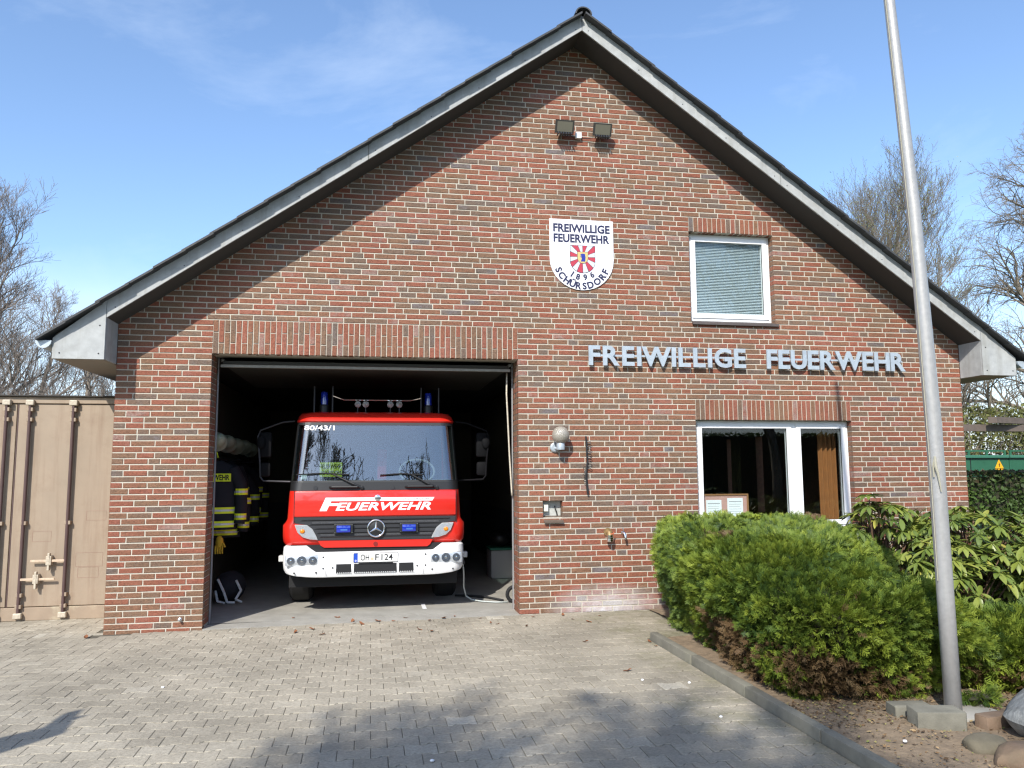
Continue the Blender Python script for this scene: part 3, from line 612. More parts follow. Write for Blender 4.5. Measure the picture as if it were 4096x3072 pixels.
# verge boards in three lengths each side with fine joints and nails
for sgn, xe in ((-1, WX0), (1, WX1)):
    cuts = [XC+sgn*.003, XC+sgn*2.55, XC+sgn*(2.556), xe]; pr = [(cuts[0], cuts[1]), (cuts[2], cuts[3])]
    for a, c in pr:
        b = MB(); b.prism([(a, roofz(a)), (c, roofz(c)), (c, roofz(c)+.185), (a, roofz(a)+.185)], YF, YF+.022); vb_ = b.build('verge_board', fibre, rf)
        for t in (.03, .28, .5, .72, .97):
            x = a+(c-a)*t; nb = MB(); nb.lathe([(.007, 0), (.005, -.004)], (x, YF, roofz(x)+.055), 'Y', 8); nb.build('nail', darkmetal, vb_)
for sgn, xw, xo in ((-1, WX0, -1.51), (1, WX1, 10.0)):
    b = MB(); b.prism([(xw+sgn*.004, 2.85), (xo, 2.85), (xo, roofz(xo)+.13), (xw+sgn*.004, roofz(xw+sgn*.004)+.185)], YF-.004, YF+.018); eb = b.build('eaves_box', fibre, rf)
    b = MB(); b.box(min(xw, xw+sgn*.018), max(xw, xw+sgn*.018), YF+.019, -0.003, 2.852, roofz(xw)+.01); b.build('box_return', fibre, eb)
    b = MB(); b.box(min(xw+sgn*.02, xo), max(xw+sgn*.02, xo), YF+.019, 9.6, 2.848, 2.862); b.build('eaves_soffit', mat('eaves_soffit', (.27, .235, .20), .8, var=.08), eb)
    b = MB(); b.box(min(xo-sgn*.02, xo), max(xo-sgn*.02, xo), YF+.019, 9.6, 2.863, roofz(xo)+.10); b.build('fascia', fibre, eb)
    for dx, dz in ((.06, .06), (.44, .06), (.06, .36)):
        nb = MB(); nb.lathe([(.009, 0), (.006, -.005)], (xw+sgn*dx, YF-.004, 2.85+dz), 'Y', 8); nb.build('nail', darkmetal, eb)
    gb = MB(); pr = []; gx, gy = xo+sgn*.078, 3.035                    # half-round gutter with closed end
    for k in range(9): a = math.pi*k/8; pr.append((gx+.078*math.cos(a), gy-.078*math.sin(a)*1.05))
    inn = [(gx+(p[0]-gx)*.94, gy+(p[1]-gy)*.94+.0) for p in reversed(pr)]
    gb.prism(pr+inn, YF-.03, 9.6); gb.prism(pr, YF-.034, YF-.029); gb.build('gutter', zinc, rf, smooth=True)
# tiles: 21 courses; verge tiles single, the field joined
nc = 21
def tile_pts(xa, xb, y0, y1, sgn):
    za, zb = roofz(xa)+.166, roofz(xb)+.166; t = .026
    return [(xa, y0, za+.004), (xb, y0, zb+.016), (xb, y1, zb+.016), (xa, y1, za+.004), (xa, y0, za+.004+t), (xb, y0, zb+.016+t), (xb, y1, zb+.016+t), (xa, y1, za+.004+t)], \
           [(0, 3, 2, 1), (4, 5, 6, 7), (0, 1, 5, 4), (1, 2, 6, 5), (2, 3, 7, 6), (3, 0, 4, 7)]
field = MB(); rg = random.Random(5)
for sgn, xe in ((-1, -1.60), (1, 10.11)):
    pit = abs(xe-XC-sgn*.02)/nc
    for i in range(nc):
        xa = XC+sgn*(.02+pit*i); xb = XC+sgn*(.02+pit*(i+1)+.045); j = rg.uniform(-.012, .012)
        b = MB(); vs, f_ = tile_pts(xa, xb, YF-.105+j, YF+.22, sgn)
        dz = rg.uniform(0, .006); b.add([(p[0], p[1], p[2]+dz) for p in vs], f_); b.build('roof_tile', tilem, rf)
        for k in range(33):
            y0 = YF+.226+k*.3; vs, f_ = tile_pts(xa, xb, y0, y0+.294, sgn); dz = rg.uniform(-.003, .004); field.add([(p[0], p[1], p[2]+dz) for p in vs], f_)
stuff(field.build('roof_tile', tilem, rf))
for k in range(24):
    b = MB(); y0 = YF-.09+k*.41; pts = []
    pr = [(XC+.105*math.cos(a), ZR+.160+.095*math.sin(a)) for a in [math.pi*i/10 for i in range(11)]]
    inn = [(XC+(p[0]-XC)*.84, ZR+.160+(p[1]-ZR-.160)*.84) for p in reversed(pr)]
    b.prism(pr+inn, y0, y0+.43); b.build('ridge_tile', tilem, rf, smooth=True)

# open overhead door, frame
dr = MB(); od = None
b = MB(); b.box(.06, 3.44, .19, .235, 2.865, 2.895); od = b.build('garage_door', mat('door_edge', (.24, .23, .20), .7, var=.2, scale=20), fs)
for k in range(5):
    b = MB(); b.box(.07, 3.43, .25+k*.55, .79+k*.55, 2.91+k*.002, 2.945+k*.002); b.build('door_panel', mat('door_panel', (.05, .048, .042), .7, var=.1), od)
for xa in (0.004, 3.482):
    b = MB(); b.box(xa, xa+.014, .334, .36, gz(xa), 2.99); b.build('door_frame', mat('dull_steel', (.30, .30, .30), .6, .3), od)
    b = MB(); b.box(xa+.03*(1 if xa < 1 else -1), xa+.03*(1 if xa < 1 else -1)+.03, .38, 3.2, 2.955, 2.985); b.build('door_rail', galv, od)
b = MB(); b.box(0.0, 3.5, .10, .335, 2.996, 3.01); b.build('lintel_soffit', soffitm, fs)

# windows
def window(name, x0, x1, z0, z1, yf, sashes, mullions, label=None):
    fr = MB(); d = .07
    fr.box(x0, x0+.045, yf, yf+d, z0, z1); fr.box(x1-.045, x1, yf, yf+d, z0, z1); fr.box(x0+.045, x1-.045, yf, yf+d, z0, z0+.05); fr.box(x0+.045, x1-.045, yf, yf+d, z1-.045, z1)
    for a in mullions: fr.box(a-.035, a+.035, yf-.001, yf+d, z0+.05, z1-.045)
    o = fr.build('window', upvc, fs, label=label)
    for a, c in sashes:
        s_ = MB(); t = .06; y0, y1 = yf-.014, yf+.05; za, zb = z0+.038, z1-.034
        s_.box(a, a+t, y0, y1, za, zb); s_.box(c-t, c, y0, y1, za, zb); s_.box(a+t, c-t, y0, y1, za, za+t); s_.box(a+t, c-t, y0, y1, zb-t, zb); s_.build('sash', upvc, o)
        g = MB(); g.box(a+t+.001, c-t-.001, yf+.012, yf+.018, za+t+.001, zb-t-.001); g.build('pane', pane, o)
        g = MB()
        for p, q_, r_, s2 in ((a+t, a+t+.006, za+t, zb-t), (c-t-.006, c-t, za+t, zb-t)): g.box(p, q_, yf+.004, yf+.0115, r_, s2)
        for r_, s2 in ((za+t, za+t+.006), (zb-t-.006, zb-t)): g.box(a+t+.006, c-t-.006, yf+.004, yf+.0115, r_, s2)
        g.build('gasket', black, o)
    return o
uw = window('window', 5.775, 6.875, 54*CH+.035, 72*CH-.004, .105, [(5.79, 6.84)], [], 'white single window with lowered blind')
b = MB(); k = 0; z = 54*CH+.15
while z < 72*CH-.11:
    b.add([(5.86, .150, z), (6.78, .150, z), (6.78, .172, z+.012), (5.86, .172, z+.012), (5.86, .150, z+.001), (6.78, .150, z+.001), (6.78, .172, z+.013), (5.86, .172, z+.013)], [(0, 3, 2, 1), (4, 5, 6, 7), (0, 1, 5, 4), (1, 2, 6, 5), (2, 3, 7, 6), (3, 0, 4, 7)]); z += .0205
b.build('blind', mat('blind_slats', (.78, .84, .87), .45), uw)
b = MB(); b.box(5.84, 6.80, .20, .21, 54*CH+.11, 72*CH-.08); b.build('blind_shade_sheet', mat('blind_shadow', (.24, .29, .33), .8), uw)  # dark sheet added as the shade behind the slats
b = MB(); b.add([(5.74, -.035, 54*CH-.004), (6.905, -.035, 54*CH-.004), (6.905, .10, 54*CH+.03), (5.74, .10, 54*CH+.03), (5.74, -.035, 54*CH-.036), (6.905, -.035, 54*CH-.036), (6.905, .10, 54*CH-.036), (5.74, .10, 54*CH-.036)],
                [(0, 1, 2, 3), (7, 6, 5, 4), (0, 4, 5, 1), (1, 5, 6, 2), (2, 6, 7, 3), (3, 7, 4, 0)]); b.build('sill', mat('brick_sill', (.085, .07, .065), .6, var=.2, scale=14), uw)
lw = window('window', 5.783, 7.874, .92, 35*CH-.003, .10, [(5.80, 7.075), (7.145, 7.84)], [7.11], 'white two-part window with a notice board behind the glass')
b = MB(); b.box(5.75, 7.874, -.03, .10, .86, .915); b.build('sill', MATS['brick_sill'], lw)
# curtains
def curtain(x0, x1, y, z0, z1, material, name, parent, folds=5, amp=.03):
    n = folds*8; sec = []
    for zz in (z0, z1):
        sec.append([(x0+(x1-x0)*i/n, y+amp*math.sin(2*math.pi*folds*i/n), zz) for i in range(n+1)])
    pts = sec[0]; b = MB(); back = [(p[0], p[1]+.006, p[2]) for p in sec[0]]; bt = [(p[0], p[1]+.006, p[2]) for p in sec[1]]
    b.loft([sec[0]+back[::-1], sec[1]+bt[::-1]]); return b.build(name, material, parent, smooth=True)
curtain(7.60, 7.86, .36, .95, 2.2, mat('orange_curtain', (.25, .095, .026), .9, var=.15, scale=12), 'curtain', lw, 4, .025)
curtain(7.45, 7.60, 2.6, .2, 2.35, mat('olive_curtain', (.12, .095, .03), .9), 'curtain', lw, 3)

# ================================================================== WALL FITTINGS
def lettering(word, x0, x1, label):
    t = thing('wall_lettering', label, 'lettering', ((x0+x1)/2, -.03, 2.93), 'metal words on the wall')
    v, f, W = text_poly(word, None, .245, .02, .012, 0, 1.12); sc = (x1-x0)/W
    # one mesh per letter: split the text mesh by loose islands along x, keeping multi-island letters together
    x = x0; tot = []
    for ch in word:
        _, _, w_ = text_poly(ch, None, .245, .02, .03); tot.append(w_*1.04)
    gw = [.15 if 'W' in word[i:i+2] else 1.0 for i in range(len(word)-1)]+[0]; gap = ((x1-x0)-sum(tot))/sum(gw)
    for ch, w_, g1 in zip(word, tot, gw):
        zt = 3.176-.0015*(x-4.4)
        text_obj(ch, (x, -.048, zt-.245), FX, FZ, w_, .245, .018, zinc, 'letter', t, bold=.03); x += w_+gap*g1
    b = MB(); b.box(x0+.03, x1-.03, -.0475, -.040, 3.046-.0015*(x0-4.4), 3.068-.0015*(x0-4.4)); b.build('rail', zinc, t)
    for q_ in range(4):
        xx = x0+.08+(x1-x0-.16)*q_/3; b = MB(); b.lathe([(.006, 0), (.006, .045)], (xx, -.042, 3.057), 'Y', 8); b.build('standoff', darkmetal, t)
lettering('FREIWILLIGE', 4.366, 6.415, 'zinc metal letters reading FREIWILLIGE on the brick wall')
lettering('FEUERWEHR', 6.70, 8.655, 'zinc metal letters reading FEUERWEHR beside the flagpole')

# shield sign
sh = thing('shield_sign', 'white shield-shaped sign with town crest high on the wall', 'sign', (4.313, -.01, 3.865))
def shield(cx, zt, w_, hs, ht, n=16):
    """straight sides for hs then a rounded foot to total height ht"""
    p = [(cx-w_/2, zt), (cx-w_/2, zt-hs)]
    for k in range(1, n): a = math.pi*k/n; p.append((cx-w_/2*math.cos(a), zt-hs-(ht-hs)*math.sin(a)))
    return p+[(cx+w_/2, zt-hs), (cx+w_/2, zt)]
b = MB(); b.prism(shield(4.313, 4.757, .815, .50, .89), -.016, -.002); b.build('plate', mat('enamel_white', (.80, .80, .82), .3), sh)
navy = mat('navy_print', (.015, .017, .06), .5)
text_obj('FREIWILLIGE', (3.952, -.0165, 4.593), FX, FZ, .725, .108, .002, navy, 'print_line', sh, bold=.035)
text_obj('FEUERWEHR', (3.955, -.0165, 4.463), FX, FZ, .715, .108, .002, navy, 'print_line', sh, bold=.035)
crm = mat('crest_red', (.42, .035, .06), .5); crs = mat('crest_silver', (.52, .56, .56), .5); crg = mat('crest_gold', (.55, .42, .16), .5); crb = mat('crest_blue', (.015, .03, .28), .5)
cc = (4.322, 4.285)
b = MB(); b.prism(shield(cc[0], 4.432, .326, .20, .352), -.0185, -.0165); b.build('crest_outline', navy, sh)
sp = shield(cc[0], 4.427, .314, .20, .340, 20)
angs = [math.radians(a) for a in range(0, 361, 1)]
def inside_ray(a):
    """distance from the crest centre to the outline along angle a"""
    d = (math.cos(a), math.sin(a)); best = 9
    for i in range(len(sp)):
        p, q_ = sp[i], sp[(i+1) % len(sp)]; ex, ez = q_[0]-p[0], q_[1]-p[1]; den = d[0]*ez-d[1]*ex
        if abs(den) < 1e-9: continue
        t = ((p[0]-cc[0])*ez-(p[1]-cc[1])*ex)/den; s_ = ((p[0]-cc[0])*d[1]-(p[1]-cc[1])*d[0])/den
        if t > 0 and -1e-6 <= s_ <= 1+1e-6: best = min(best, t)
    return best
for k in range(16):
    a0, a1 = math.radians(k*22.5+1.0), math.radians((k+1)*22.5-1.0); n = 8
    poly = [cc]+[(cc[0]+inside_ray(a)*math.cos(a), cc[1]+inside_ray(a)*math.sin(a)) for a in [a0+(a1-a0)*i/n for i in range(n+1)]]
    b = MB(); b.prism(poly, -.0195, -.0186); b.build('crest_ray', crm if k % 2 else crs, sh)
b = MB(); b.prism(shield(cc[0], 4.350, .142, .075, .150), -.0205, -.0196); b.build('crest_outline', navy, sh)
b = MB(); b.prism(shield(cc[0], 4.346, .132, .073, .140), -.0215, -.0206); b.build('crest_field', crg, sh)
head = [(-.035, .028), (-.012, .045), (.028, .043), (.036, .0), (.030, -.055), (-.026, -.055), (-.012, -.02), (-.018, -.002), (-.040, .004), (-.012, .012)]
b = MB(); b.prism([(cc[0]+x, 4.282+z) for x, z in head], -.0225, -.0216); b.build('crest_head', crb, sh)
for word, rad, ctr, hgt, a0, a1 in (('SCHÜRSDORF', .372, (4.313, 4.255), .088, 205, 335), ('1896', .268, (4.313, 4.262), .078, 237, 303)):
    n = len(word); ws = [text_poly(ch, None, hgt, .01, .04)[2] for ch in word]; gp = (math.radians(a1-a0)*(rad-hgt*.5)-sum(ws)+.5*(ws[0]+ws[-1]))/(n-1); acc = 0
    for i, ch in enumerate(word):
        if i: acc += ws[i-1]*.5+ws[i]*.5+gp
        a = math.radians(a0)+acc/(rad-hgt*.5); ux = (-math.sin(a), 0, math.cos(a)); uy = (-math.cos(a), 0, -math.sin(a))
        hh = hgt*(1.25 if ch == 'Ü' else 1)
        px = (ctr[0]+rad*math.cos(a), -.0165, ctr[1]+rad*math.sin(a)*1.02)
        text_obj(ch, px, ux, uy, None, hh, .002, navy, 'print_letter', sh, bold=.04, centre=True)

# floodlights and junction box
def flood(x, z, label):
    t = thing('floodlight', label, 'floodlight', (x, -.01, z), 'floodlights under the gable')
    hx, hz, tilt = .118, .078, R(24)
    def P(u, v, d): return (x+u, -.15+d*math.cos(tilt)+v*math.sin(tilt)*-1+0*u, z+v*math.cos(tilt)*1-d*math.sin(tilt)*-1)
    b = MB(); b.loft([[P(-hx, -hz, 0), P(hx, -hz, 0), P(hx, hz, 0), P(-hx, hz, 0)], [P(-hx, -hz, .03), P(hx, -hz, .03), P(hx, hz, .03), P(-hx, hz, .03)], [P(-hx*.5, -hz*.5, .10), P(hx*.5, -hz*.5, .10), P(hx*.5, hz*.5, .10), P(-hx*.5, hz*.5, .10)]])
    b.build('housing', mat('floodlight_grey', (.05, .048, .043), .5, .2), t)
    b = MB(); b.loft([[P(-hx*.82, -hz*.78, -.004), P(hx*.82, -hz*.78, -.004), P(hx*.82, hz*.78, -.004), P(-hx*.82, hz*.78, -.004)], [P(-hx*.82, -hz*.78, .001), P(hx*.82, -hz*.78, .001), P(hx*.82, hz*.78, .001), P(-hx*.82, hz*.78, .001)]])
    b.build('lens', mat('floodlight_lens', (.16, .15, .115), .15, spec=.6), t)
    b = MB(); b.box(x-.03, x+.03, -.10, -.002, z-.035, z-.012); b.build('bracket', darkmetal, t)
    b = MB()
    for k in range(6): b.box(x-.09+k*.032, x-.078+k*.032, -.165, -.09, z-.098, z-.072)
    b.build('cooling_fin', darkmetal, t)
flood(4.085, 5.893, 'grey floodlight left of the white junction box under the gable')
flood(4.570, 5.888, 'grey floodlight right of the white junction box under the gable')
jb = thing('junction_box', 'small white junction box between the two floodlights', 'electric box', (4.29, 0, 5.8))
b = MB(); b.box(4.247, 4.327, -.05, -.002, 5.805, 5.885, .006); b.build('box', white, jb)
b = MB(); b.tube([(4.25, -.03, 5.83), (4.22, -.03, 5.822), (4.17, -.05, 5.83)], .005, 6); b.build('cable', black, jb)
b = MB(); b.tube([(4.325, -.03, 5.815), (4.40, -.028, 5.812), (4.48, -.05, 5.823)], .005, 6); b.build('cable', black, jb)

# globe wall lamp
gl = thing('wall_lamp', 'round frosted globe lamp on a zinc bracket right of the garage door', 'wall lamp', (3.98, 0, 1.9))
b = MB(); b.lathe([(.060, -.002), (.060, -.018), (.045, -.03)], (3.945, 0, 1.935), 'Y', 20); b.build('wall_plate', zinc, gl, smooth=True)
b = MB(); b.tube([(3.945, -.02, 1.925), (3.97, -.08, 1.915), (3.987, -.115, 1.925)], .02, 10); b.build('arm', zinc, gl, smooth=True)
b = MB(); b.lathe([(.047, 0), (.049, .012), (.049, .075), (.044, .082)], (3.988, -.12, 1.905), 'Z', 20); b.build('socket', zinc, gl, smooth=True)
gm = mat('prismatic_globe', (.30, .275, .23), .18, spec=.7, bump=.9, bscale=75, coat=.4)
prof = [(.045, -.095)]+[(.105*math.cos(a), .105*math.sin(a)) for a in [math.radians(t) for t in range(-62, 91, 8)]]
b = MB(); b.lathe(prof, (3.990, -.12, 2.078), 'Z', 24); b.build('globe', gm, gl, smooth='all')

# black hose rack bar with hooks
hk = thing('wall_rack', 'black metal bar with a row of small hooks beside the globe lamp', 'wall rack', (4.33, 0, 1.37))
b = MB(); b.tube([(4.322, -.035, 2.07), (4.334, -.035, 1.76), (4.308, -.035, 1.55)], .010, 8); b.build('bar', black, hk)
b = MB(); b.tube([(4.318, -.03, 1.60), (4.334, -.03, 1.40), (4.338, -.03, 1.375)], .013, 8); b.build('handle', black, hk)
for k in range(6):
    z = 2.0-k*.058; b = MB(); b.tube([(4.33, -.03, z), (4.372, -.045, z+.006), (4.382, -.045, z-.01), (4.372, -.045, z-.024), (4.335, -.03, z-.018)], .0045, 5); b.build('hook', darkmetal, hk)
for k in range(3):
    z = 1.70-k*.075; b = MB(); b.tube([(4.325, -.03, z), (4.292, -.045, z+.004), (4.284, -.045, z-.014), (4.294, -.045, z-.024), (4.32, -.03, z-.018)], .0045, 5); b.build('hook', darkmetal, hk)
b = MB(); b.box(4.325, 4.345, -.035, -.002, 1.95, 1.965); b.box(4.325, 4.345, -.035, -.002, 1.45, 1.465); b.build('bracket', darkmetal, hk)

# niche with socket
nb_ = thing('wall_niche', 'small recessed niche with a white socket in the brick wall', 'niche', (3.91, .05, 17*CH))
b = MB(); b.box(3.797, 4.028, .098, .115, 17*CH+.001, 20*CH-.001); b.build('back_panel', mat('niche_plaster', (.42, .43, .40), .85, var=.25, scale=16), nb_)
b = MB(); b.box(3.808, 3.868, .045, .097, 1.175, 1.255, .006); b.build('socket', mat('cream_plastic', (.72, .69, .58), .4), nb_)
b = MB(); b.add([(3.80, -.045, 1.045), (4.035, -.045, 1.045), (4.027, .10, 1.108), (3.80, .10, 1.108), (3.80, -.045, 1.062), (4.035, -.045, 1.062), (4.027, .10, 1.125), (3.80, .10, 1.125)], [(0, 3, 2, 1), (4, 5, 6, 7), (0, 1, 5, 4), (1, 2, 6, 5), (2, 3, 7, 6), (3, 0, 4, 7)])
b.build('sill_tile', mat('glazed_tile', (.115, .085, .065), .35), nb_)
b = MB(); b.tube([(3.955, .093, 1.24), (3.962, .085, 1.20), (3.975, .085, 1.17), (3.985, .09, 1.13)], .008, 6); b.build('cord', black, nb_)
# taps
t1 = thing('hose_coupling', 'chrome hose coupling with orange cord above the white wall stain', 'tap', (4.585, -.04, .80))
b = MB(); b.lathe([(.050, -.002), (.050, -.02)], (4.582, 0, .925), 'Y', 16); b.build('rosette', mat('rusty_brass', (.30, .20, .09), .5, .4, var=.3, scale=30), t1)
b = MB(); b.tube([(4.582, -.01, .925), (4.584, -.06, .918), (4.587, -.075, .88)], [.03, .03, .034], 12); b.build('elbow', MATS['rusty_brass'], t1, smooth=True)
b = MB(); b.lathe([(.040, .06), (.040, .035), (.046, .03), (.046, .012), (.040, .008), (.042, -.01), (.036, -.02)], (4.588, -.075, .835), 'Z', 16); b.build('coupling', chrome, t1, smooth=True)
b = MB(); b.tube([(4.56, -.05, .93), (4.60, -.10, .905), (4.635, -.08, .92), (4.63, -.05, .885), (4.60, -.09, .875), (4.575, -.09, .91)], .0055, 6); b.build('cord', mat('orange_cord', (.62, .16, .06), .7), t1)
t2 = thing('water_tap', 'small chrome garden tap nearest the juniper on the wall', 'tap', (4.77, -.03, .83))
b = MB(); b.tube([(4.768, -.002, .915), (4.770, -.06, .912), (4.778, -.075, .885), (4.782, -.077, .84)], [.015, .015, .016, .014], 10); b.build('spout', chrome, t2, smooth=True)
b = MB(); b.tube([(4.768, -.045, .92), (4.764, -.045, .955), (4.752, -.047, .968)], [.01, .008, .007], 8); b.build('lever', chrome, t2, smooth=True)
b = MB(); b.lathe([(.022, -.002), (.022, -.01)], (4.768, 0, .915), 'Y', 14); b.build('rosette', chrome, t2)
hk2 = MB(); hk2.lathe([(.022, -.002), (.02, -.015), (.012, -.02), (.014, -.05), (.004, -.055)], (-.23, 0, .085), 'Y', 14)
tag(hk2.build('door_stop', alu, smooth=True), 'small round metal stop at the foot of the left brick pier', 'door stop')

# ================================================================== FIRE ENGINE
TX = 1.84
tr = thing('fire_engine', 'red fire engine with white bumper parked nose out in the open garage', 'fire engine', (TX, 3.5, -.015))
def outline(z, hw, yf, rad, yr, bow=0.0, n=8):
    p = [(TX-hw, yr, z)]
    p += [(TX-hw+rad-rad*math.cos(a), yf+rad-rad*math.sin(a), z) for a in [math.pi/2*i/n for i in range(n+1)]]
    p += [(TX-hw+rad+(2*hw-2*rad)*t, yf-bow*math.sin(math.pi*t), z) for t in (.2, .4, .6, .8)]
    p += [(TX+hw-rad+rad*math.sin(a), yf+rad-rad*math.cos(a), z) for a in [math.pi/2*i/n for i in range(n+1)]]
    return p+[(TX+hw, yr, z)]
YR = 2.2
b = MB(); b.loft([outline(.80, 1.06, .545, .15, YR), outline(.835, 1.082, .525, .16, YR), outline(.90, 1.090, .515, .16, YR), outline(1.03, 1.090, .513, .16, YR), outline(1.065, 1.060, .511, .15, YR), outline(1.10, 1.040, .510, .14, YR), outline(1.13, 1.038, .509, .14, YR), outline(1.435, 1.020, .507, .14, YR)])
body = b.build('cab_body', redp, tr, smooth=True)
b = MB(); b.loft([outline(1.436, 1.017, .509, .14, YR), outline(1.535, 1.012, .522, .15, YR)]); b.build('scuttle_panel', black, tr, smooth=True)
b = MB(); b.loft([outline(2.265, .968, .694, .17, YR), outline(2.285, .972, .677, .17, YR), outline(2.34, .955, .705, .18, YR), outline(2.385, .925, .76, .2, YR), outline(2.41, .86, .90, .22, YR)]); b.build('cab_roof', redp, tr, smooth=True)
o0, o1 = outline(1.537, 1.010, .524, .15, YR), outline(2.264, .966, .690, .17, YR)
def strip(i0, i1, t=.006, s0=o0, s1=o1, k=1):
    b = MB(); A, B = s0[i0:i1], s1[i0:i1]
    off = lambda p: (p[0]+(TX-p[0])*t*.8, p[1]+t, p[2])
    b.loft([A+[off(p) for p in A[::-1]], B+[off(p) for p in B[::-1]]]); return b
nO = len(o0)
strip(4, nO-4).build('windscreen', wsglass, tr, smooth=True)
for i0, i1 in ((1, 5), (nO-5, nO-1)): strip(i0, i1, .05).build('windscreen_pillar', black, tr, smooth=True)
# black printed edge of the screen
fr = MB()
def lerp(p, q_, t): return tuple(p[i]+(q_[i]-p[i])*t for i in range(3))
for ta, tb in ((0, .025), (.955, 1.0)):
    A = [lerp(p, q_, ta) for p, q_ in zip(o0, o1)][4:nO-4]; B = [lerp(p, q_, tb) for p, q_ in zip(o0, o1)][4:nO-4]
    fr.loft([[(p[0], p[1]-.002, p[2]) for p in A]+[(p[0], p[1]-.001, p[2]) for p in A[::-1]], [(p[0], p[1]-.002, p[2]) for p in B]+[(p[0], p[1]-.001, p[2]) for p in B[::-1]]])
fr.build('screen_seal', black, tr)
for sgn in (-1, 1):
    xs = lambda z: TX+sgn*(1.010-(z-1.537)*.0605)
    b = MB(); pts = [(.70, 1.54), (1.55, 1.54), (1.55, 2.26), (.93, 2.26)]
    b.add([(xs(z)-sgn*.004, y, z) for y, z in pts]+[(xs(z)-sgn*.01, y, z) for y, z in pts], [(0, 1, 2, 3), (7, 6, 5, 4), (0, 4, 5, 1), (1, 5, 6, 2), (2, 6, 7, 3), (3, 7, 4, 0)]); b.build('side_window', wsglass, tr)
    b = MB(); pts = [(1.552, 1.54), (YR, 1.54), (YR, 2.26), (1.552, 2.26)]
    b.add([(xs(z), y, z) for y, z in pts]+[(xs(z)-sgn*.03, y, z) for y, z in pts], [(0, 1, 2, 3), (7, 6, 5, 4), (0, 4, 5, 1), (1, 5, 6, 2), (2, 6, 7, 3), (3, 7, 4, 0)]); b.build('door_post', redp, tr)
# cab inside
cin = mat('cab_interior', (.05, .052, .055), .8)
b = MB(); b.box(TX-.93, TX+.93, 2.08, 2.12, 1.5, 2.28); b.build('cab_rear_wall', cin, tr)
b = MB(); b.box(TX-.94, TX+.94, .56, .98, 1.45, 1.56, .03); b.build('dashboard', mat('dash_grey', (.13, .135, .14), .7), tr, smooth=True)
for x in (TX-.55, TX+.55):
    b = MB(); b.box(x-.25, x+.25, 1.55, 1.72, 1.45, 1.98, .06); b.box(x-.13, x+.13, 1.58, 1.68, 1.99, 2.18, .04); b.build('seat_back', mat('seat_cloth', (.03, .032, .038), .9), tr, smooth=True)
b = MB(); b.tube([(TX+.52+.22*math.cos(a), .98+.10*math.sin(a)*.7, 1.66+.15*math.sin(a)) for a in [2*math.pi*i/24 for i in range(25)]], .014, 8); b.build('steering_wheel', mat('wheel_grey', (.25, .25, .25), .5), tr, smooth=True)
b = MB(); b.box(TX+.02, TX+.14, 1.2, 1.28, 1.55, 1.95, .02); b.build('red_jacket', mat('red_cloth', (.30, .02, .03), .9), tr)
sgn_ = MB(); sgn_.box(1.165, 1.43, .66, .668, 1.60, 1.775); sg = sgn_.build('dash_sign', mat('lime_sign', (.50, .56, .03), .6), tr)
text_obj('FEUERWEHR', (1.175, .659, 1.70), FX, FZ, .245, .05, .001, black, 'sign_text', sg, bold=.02); text_obj('SCHÜRSDORF', (1.175, .659, 1.625), FX, FZ, .245, .055, .001, black, 'sign_text', sg, bold=.02)
b = MB(); b.box(.95, 1.02, .585, .59, 1.57, 1.63); b.build('sticker', white, tr)
# screen number on the glass
uy = Vector((0, .166, .727)).normalized()
text_obj('80/43/1', (.972, .667-.004, 2.165), FX, uy, .36, .062, .002, white, 'number', tr, bold=.02)
# bonnet panel with a fine gap line, lower red strip
def plate(poly, y0, y1, name, material, parent, smooth=False):
    b = MB(); b.prism(poly, y0, y1); return b.build(name, material, parent)
b = MB(); b.box(.893, 2.808, .490, .512, 1.132, 1.428, .008); hood = b.build('bonnet', redp, tr, smooth=True)
for x_ in (.884, 2.809): b = MB(); b.box(x_, x_+.008, .5055, .515, 1.05, 1.435); b.build('panel_gap', black, tr)
YT = .4895
F_ = [(1.182, 1.196), (1.252, 1.354), (2.545, 1.348), (2.520, 1.306), (1.318, 1.312), (1.307, 1.288), (1.405, 1.288), (1.392, 1.256), (1.292, 1.256), (1.266, 1.196)]
b = MB(); b.prism(F_, YT-.0012, YT+.0004); b.build('word_letter', white, tr, label='white F with a long bar over the word')
text_obj('EUERWEHR', (1.368, YT+.0004, 1.197), FX, FZ, 1.135, .096, .0016, white, 'word_print', tr, bold=.03, shear=.28, space=1.02)
text_obj('FF SCHÜRSDORF', (2.165, YT-.0012, 1.318), FX, FZ, .325, .021, .0008, mat('grey_print', (.22, .12, .12), .6), 'word_print', tr, bold=.02, shear=.2)
b = MB(); b.lathe([(.036, 0), (.036, -.008), (.026, -.012)], (1.862, .490, 1.346), 'Y', 20); bd = b.build('bonnet_badge', chrome, tr, smooth=True)
plate([(.893, 1.126), (2.808, 1.118), (2.80, 1.055), (2.69, 1.04), (2.60, .97), (2.535, .846), (1.168, .852), (1.10, .98), (1.02, 1.04), (.90, 1.058)], .500, .53, 'grille', grille, tr)
for z0, xa, xb in ((1.085, .96, 2.74), (1.035, 1.06, 2.64), (.985, 1.12, 2.58), (.935, 1.15, 2.55), (.888, 1.18, 2.52)):
    b = MB(); b.add([(xa, .499, z0-.006), (xb, .499, z0-.006), (xb-.03, .486, z0+.008), (xa+.03, .486, z0+.008), (xb, .499, z0+.016), (xa, .499, z0+.016)], [(0, 1, 2, 3), (3, 2, 4, 5), (0, 3, 5), (1, 4, 2), (0, 5, 4, 1)]); b.build('grille_bar', grille, tr)
b = MB(); b.box(1.20, 2.51, .4995, .5035, .905, .925); b.box(1.10, 2.60, .4995, .5035, 1.045, 1.072); b.build('grille_mesh', mat('grille_mesh', (.05, .052, .056), .4, bump=.8, bscale=300), tr)
